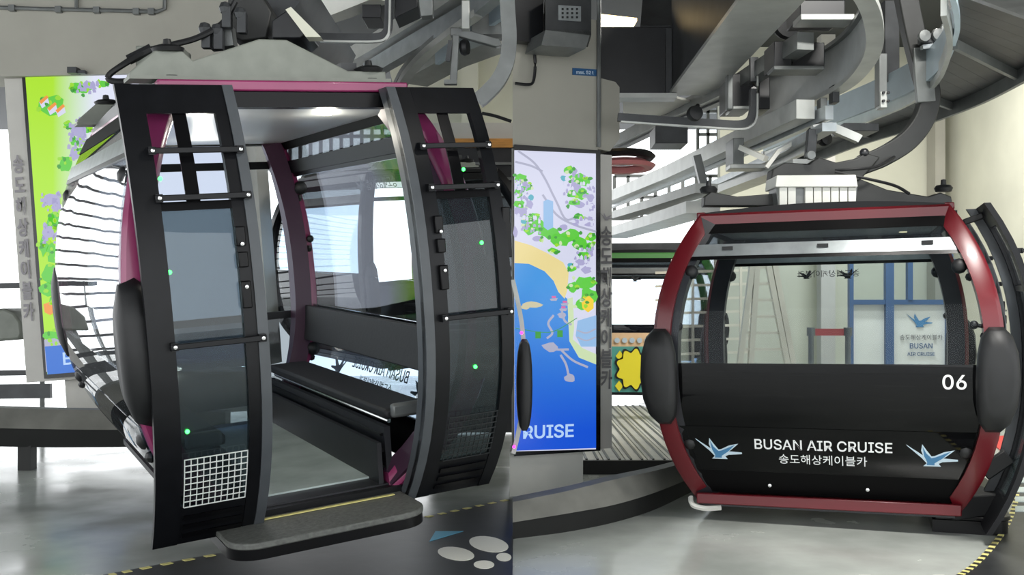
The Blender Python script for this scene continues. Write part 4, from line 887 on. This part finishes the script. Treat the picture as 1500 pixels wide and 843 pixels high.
# railing at the far left
RG = thing('railing', 'dark metal railing left of the lime green screen pillar', 'railing', tuple(FL(20, 640)))
for y in (420, 548, 575): MB().bar([W(-80, y, 11.4), W(75, y-2, 11.4)], .05, .06 if y != 575 else .16).build('rail', 'steel_dark', RG, world=True)
for x in (-60, 62): MB().bar([FL(x, 646), W(x, 415, 11.4)], .05, .05).build('post', 'steel_mid', RG, world=True)
RC = thing('machine_cover', 'grey rounded machine cover on a post beyond the far left railing', 'cover', tuple(W(-15, 637.5, 12)))
MB().prism([W(x, y, 12) for x, y in ((-60, 505), (-60, 480), (-45, 462), (-20, 453), (5, 452), (20, 458), (30, 472), (32, 490), (28, 498), (0, 500))], (0, .5, 0)).build('cover', 'beam_grey', RC, world=True, bev=.03)
MB().prism([W(-35, 500, 12.15), W(-20, 500, 12.15), W(-20, 636.5, 12.15), W(-35, 636.5, 12.15)], (0, .2, 0)).build('post', 'steel_mid', RC, world=True)
# far green cabin with a printed wrap, between pillar and red cabin
Rg = Matrix.Rotation(math.pi/2-.1, 3, 'Z'); Mg = mk([list(r) for r in Rg], (2.0, 15.6, .22))
cab_green = make_cabin('distant green roofed cabin with a yellow cloud print on its teal panel', Mg, [2.4, .85, 1.09, .83, 2.05, 1.03, 1.7, 1.6], 'hoop_green', 'cable car cabins', full=False, sill=False, hanger='beam', leaves=(), lower_m='glass_blue')
inv = Mg.inverted()
def gpart(name, px, Y, m, d=.02):
    MB().prism([inv @ W(x, y, Y) for x, y in px], inv.to_3x3() @ V((0, d, 0))).build(name, m, cab_green)
gpart('print_band', [(895,488),(985,488),(985,508),(895,508)], 14.1, 'orange_band')
gpart('print_panel', [(895,508),(985,508),(985,575),(895,575)], 14.1, 'teal')
gpart('print_cloud', [(928+26*(1+.12*math.cos(9*a))*math.cos(a), 541+30*(1+.12*math.cos(9*a))*math.sin(a)) for a in [2*math.pi*i/72 for i in range(72)]], 14.08, 'black_text', .012)
gpart('print_cloud_fill', [(928+23*(1+.12*math.cos(9*a))*math.cos(a), 541+27*(1+.12*math.cos(9*a))*math.sin(a)) for a in [2*math.pi*i/72 for i in range(72)]], 14.06, 'cloud_yellow', .012)
for i in range(7): gpart('print_dot', [(904+11*i+4*math.cos(a), 499+4*math.sin(a)) for a in [2*math.pi*q/10 for q in range(10)]], 14.08, 'sign_text', .01)
for i, (x, y) in enumerate(((908, 522), (907, 566), (960, 520))): gpart('print_spark', [(x-6, y), (x, y-8), (x+6, y), (x, y+8)], 14.08, 'cloud_yellow', .01)
bird('bird_decal', inv @ frame(W(930, 408, 14.0), (1, 0, 0), (0, 0, 1)), .09, cab_green, 'black_text')
# second cabin behind the open one
Rb = RL @ Matrix.Rotation(.1, 3, 'Z'); Mb = mk([list(r) for r in Rb], (-1.25, 11.7, .98))
cab_back = make_cabin('grey glass cabin parked behind the open cabin, seen through its window', Mb, [2.0, 1.0, 1.3, 1.0, 2.0, .9, 1.5, 1.4], 'gloss_black', 'cable car cabins', full=False, sill=False, hanger='beam', leaves=(), lower_m='glass_tint', end_glass='glass_blue')
# ladder behind the red cabin
LD = thing('step_ladder', 'pale wooden step ladder standing behind the red cabin window', 'ladder', tuple(FL(1128, 660)))
Yl = 11.6
for a, b in (((1104,372),(1080,560)), ((1122,372),(1170,620)), ((1132,375),(1178,620)), ((1110,375),(1095,600))): MB().bar([W(*a, Yl), W(a[0]+(b[0]-a[0])*(642.7-a[1])/(b[1]-a[1]), 642.7, Yl)], .07, .06).build('ladder_rail', 'ladder_wood', LD, world=True)
for i in range(9):
    y = 392+24*i; t = (y-372)/248; MB().bar([W(1104-30*t, y, Yl), W(1122+48*t, y, Yl)], .04, .03).build('ladder_rung', 'ladder_wood', LD, world=True)
# shelf frame left of the ladder
SF = thing('wire_rack', 'pale wire rack seen through the left glass of the red cabin', 'rack', tuple(FL(1000, 640)))
for y in range(400, 560, 20): MB().bar([W(960, y, 12.4), W(1100, y-4, 12.4)], .02, .03).build('rack_wire', 'ladder_wood', SF, world=True)
for x in (985, 1015, 1048, 1085, 1098): MB().bar([W(x, 380, 12.4), W(x, 630.2, 12.4)], .03, .03).build('rack_post', 'ladder_wood', SF, world=True)
# column
struct(MB().box((W(1210, 449, 14.4).x, 14.4, 2.65), (.2, .2, 5.3)).build('trim_3', 'kiosk_grey'))
struct(MB().box((W(1371, 449, 14.8).x, 14.8, 2.65), (.14, .3, 5.3)).build('trim_4', 'wall_beige'))
# queue barrier
QB = thing('queue_barrier', 'two grey barrier posts joined by a red belt behind the red cabin', 'barrier', tuple(FL(1215, 640)))
for x in (1188, 1242):
    p = FL(x, 652); MB().lathe(p, (0, 0, 1), [(0, 0), (.16, 0), (.16, .02), (.03, .05), (.03, 1.18), (.045, 1.18), (.045, 1.27), (0, 1.27)], 16).build('post', 'steel_mid', QB, world=True)
p = FL(1188, 652); q = FL(1242, 652); MB().bar([p+V((.04, 0, 1.22)), q+V((-.04, 0, 1.22))], .01, .075, up=(0, 0, 1)).build('belt', 'belt_red', QB, world=True)
# glazed booth with logo panel
BT = thing('ticket_booth', 'glazed booth with blue frame and white logo panels behind the red cabin', 'booth', tuple(FL(1320, 640)))
Yb = 12.6
for x, w_ in ((1246, .05), (1302, .1), (1392, .12), (1332, .06)): MB().bar([W(x, 380 if x != 1332 else 375, Yb), W(x, 627.3 if x != 1332 else 440, Yb)], w_, .08, up=(0, 1, 0)).build('frame_post', 'frame_blue', BT, world=True)
for y in (376, 443): MB().bar([W(1244, y, Yb), W(1395, y, Yb)], .06, .06).build('frame_rail', 'frame_blue', BT, world=True)
MB().prism([W(1248, 445, Yb+.02), W(1300, 445, Yb+.02), W(1300, 600, Yb+.02), W(1248, 600, Yb+.02)], (0, .03, 0)).build('lower_panel', 'panel_white', BT, world=True)
lpn = MB().prism([W(1306, 445, Yb+.02), W(1388, 445, Yb+.02), W(1388, 600, Yb+.02), W(1306, 600, Yb+.02)], (0, .03, 0)).build('lower_panel', 'panel_white', BT, world=True)
for a, b in ((1248, 1300), (1306, 1330), (1334, 1388)): MB().prism([W(a, 378, Yb+.02), W(b, 378, Yb+.02), W(b, 441, Yb+.02), W(a, 441, Yb+.02)], (0, .01, 0)).build('pane', 'glass_clear', BT, world=True)
fb_ = Face((0, Yb+.015, 0), (0, -1, 0))
bird('bird_logo', frame(W(1347, 470, Yb+.01)-V(BT['_o']), (1, 0, 0), (0, 0, 1)), .16, BT, 'bird_blue')
fb_.text('lettering', '송도해상케이블카', 1349, 495, 6, 'grey_text', BT, .008, align='CENTER')
fb_.text('lettering', 'BUSAN', 1349, 507, 10, 'frame_blue', BT, .008, align='CENTER', bold=.001)
fb_.text('lettering', 'AIR CRUISE', 1349, 519, 7, 'frame_blue', BT, .008, align='CENTER', bold=.001)
# sliver of the next cabin at the sea map screen
NB = thing('next_cabin_edge', 'black bumper and curved glass edge of another cabin before the sea map screen', 'gondola', tuple(W(766, 640, 6.9)))
Yn = 6.9; n = 18; vs = []
for du, e in ((0, .8), (.02, 1), (.08, .95), (.1, .6)):
    for i in range(n):
        a = 2*math.pi*i/n; c_, s_ = math.cos(a), math.sin(a)
        vs.append(W(768+abs(c_)**.7*math.copysign(1, c_)*12*e, 564+abs(s_)**.85*math.copysign(1, s_)*68*e, Yn)-V((0, du, 0)))
MB().add(vs, [(q*n+i, q*n+(i+1) % n, (q+1)*n+(i+1) % n, (q+1)*n+i) for q in range(3) for i in range(n)]+[tuple(range(n)), tuple(range(3*n, 4*n))]).build('bumper', 'rubber', NB, world=True, angle=60)
hp = spl([W(751, 410, Yn+.1), W(758, 440, Yn+.1), W(765, 480, Yn+.1), W(768, 530, Yn+.1), W(767, 580, Yn+.1), W(760, 630, Yn+.1), W(752, 665, Yn+.1)], 5)
MB().bar(hp, .03, .02, up=(0, 1, 0)).build('glass_trim', 'steel_light', NB, world=True)
MB().prism([W(751, 412, Yn+.11)]+[p+V((0, .01, 0)) for p in hp]+[W(751, 662, Yn+.11)], (0, .01, 0)).build('side_glass', 'glass_clear', NB, world=True)
for x, y in ((764, 488), (753, 655)): MB().ball(W(x, y, Yn+.05), .012, 8).build('glint_dot', 'glint_magenta', NB, world=True)  # magenta reflections put in as glowing dots

# slats added out of frame, to reflect as wavy lines in the open cabin's end glass
LV = bpy.data.objects.new('window_6', None); COL.objects.link(LV); LV.location = (-10.5, 16.5, 0); LV['_o'] = (-10.5, 16.5, 0); struct(LV)  # holds the added out-of-frame slats, not a real window
for i in range(16): MB().box((-10.6, 16.5, .4+.3*i), (4.6, .06, .05)).build('added_slat', 'steel_dark', LV, world=True)
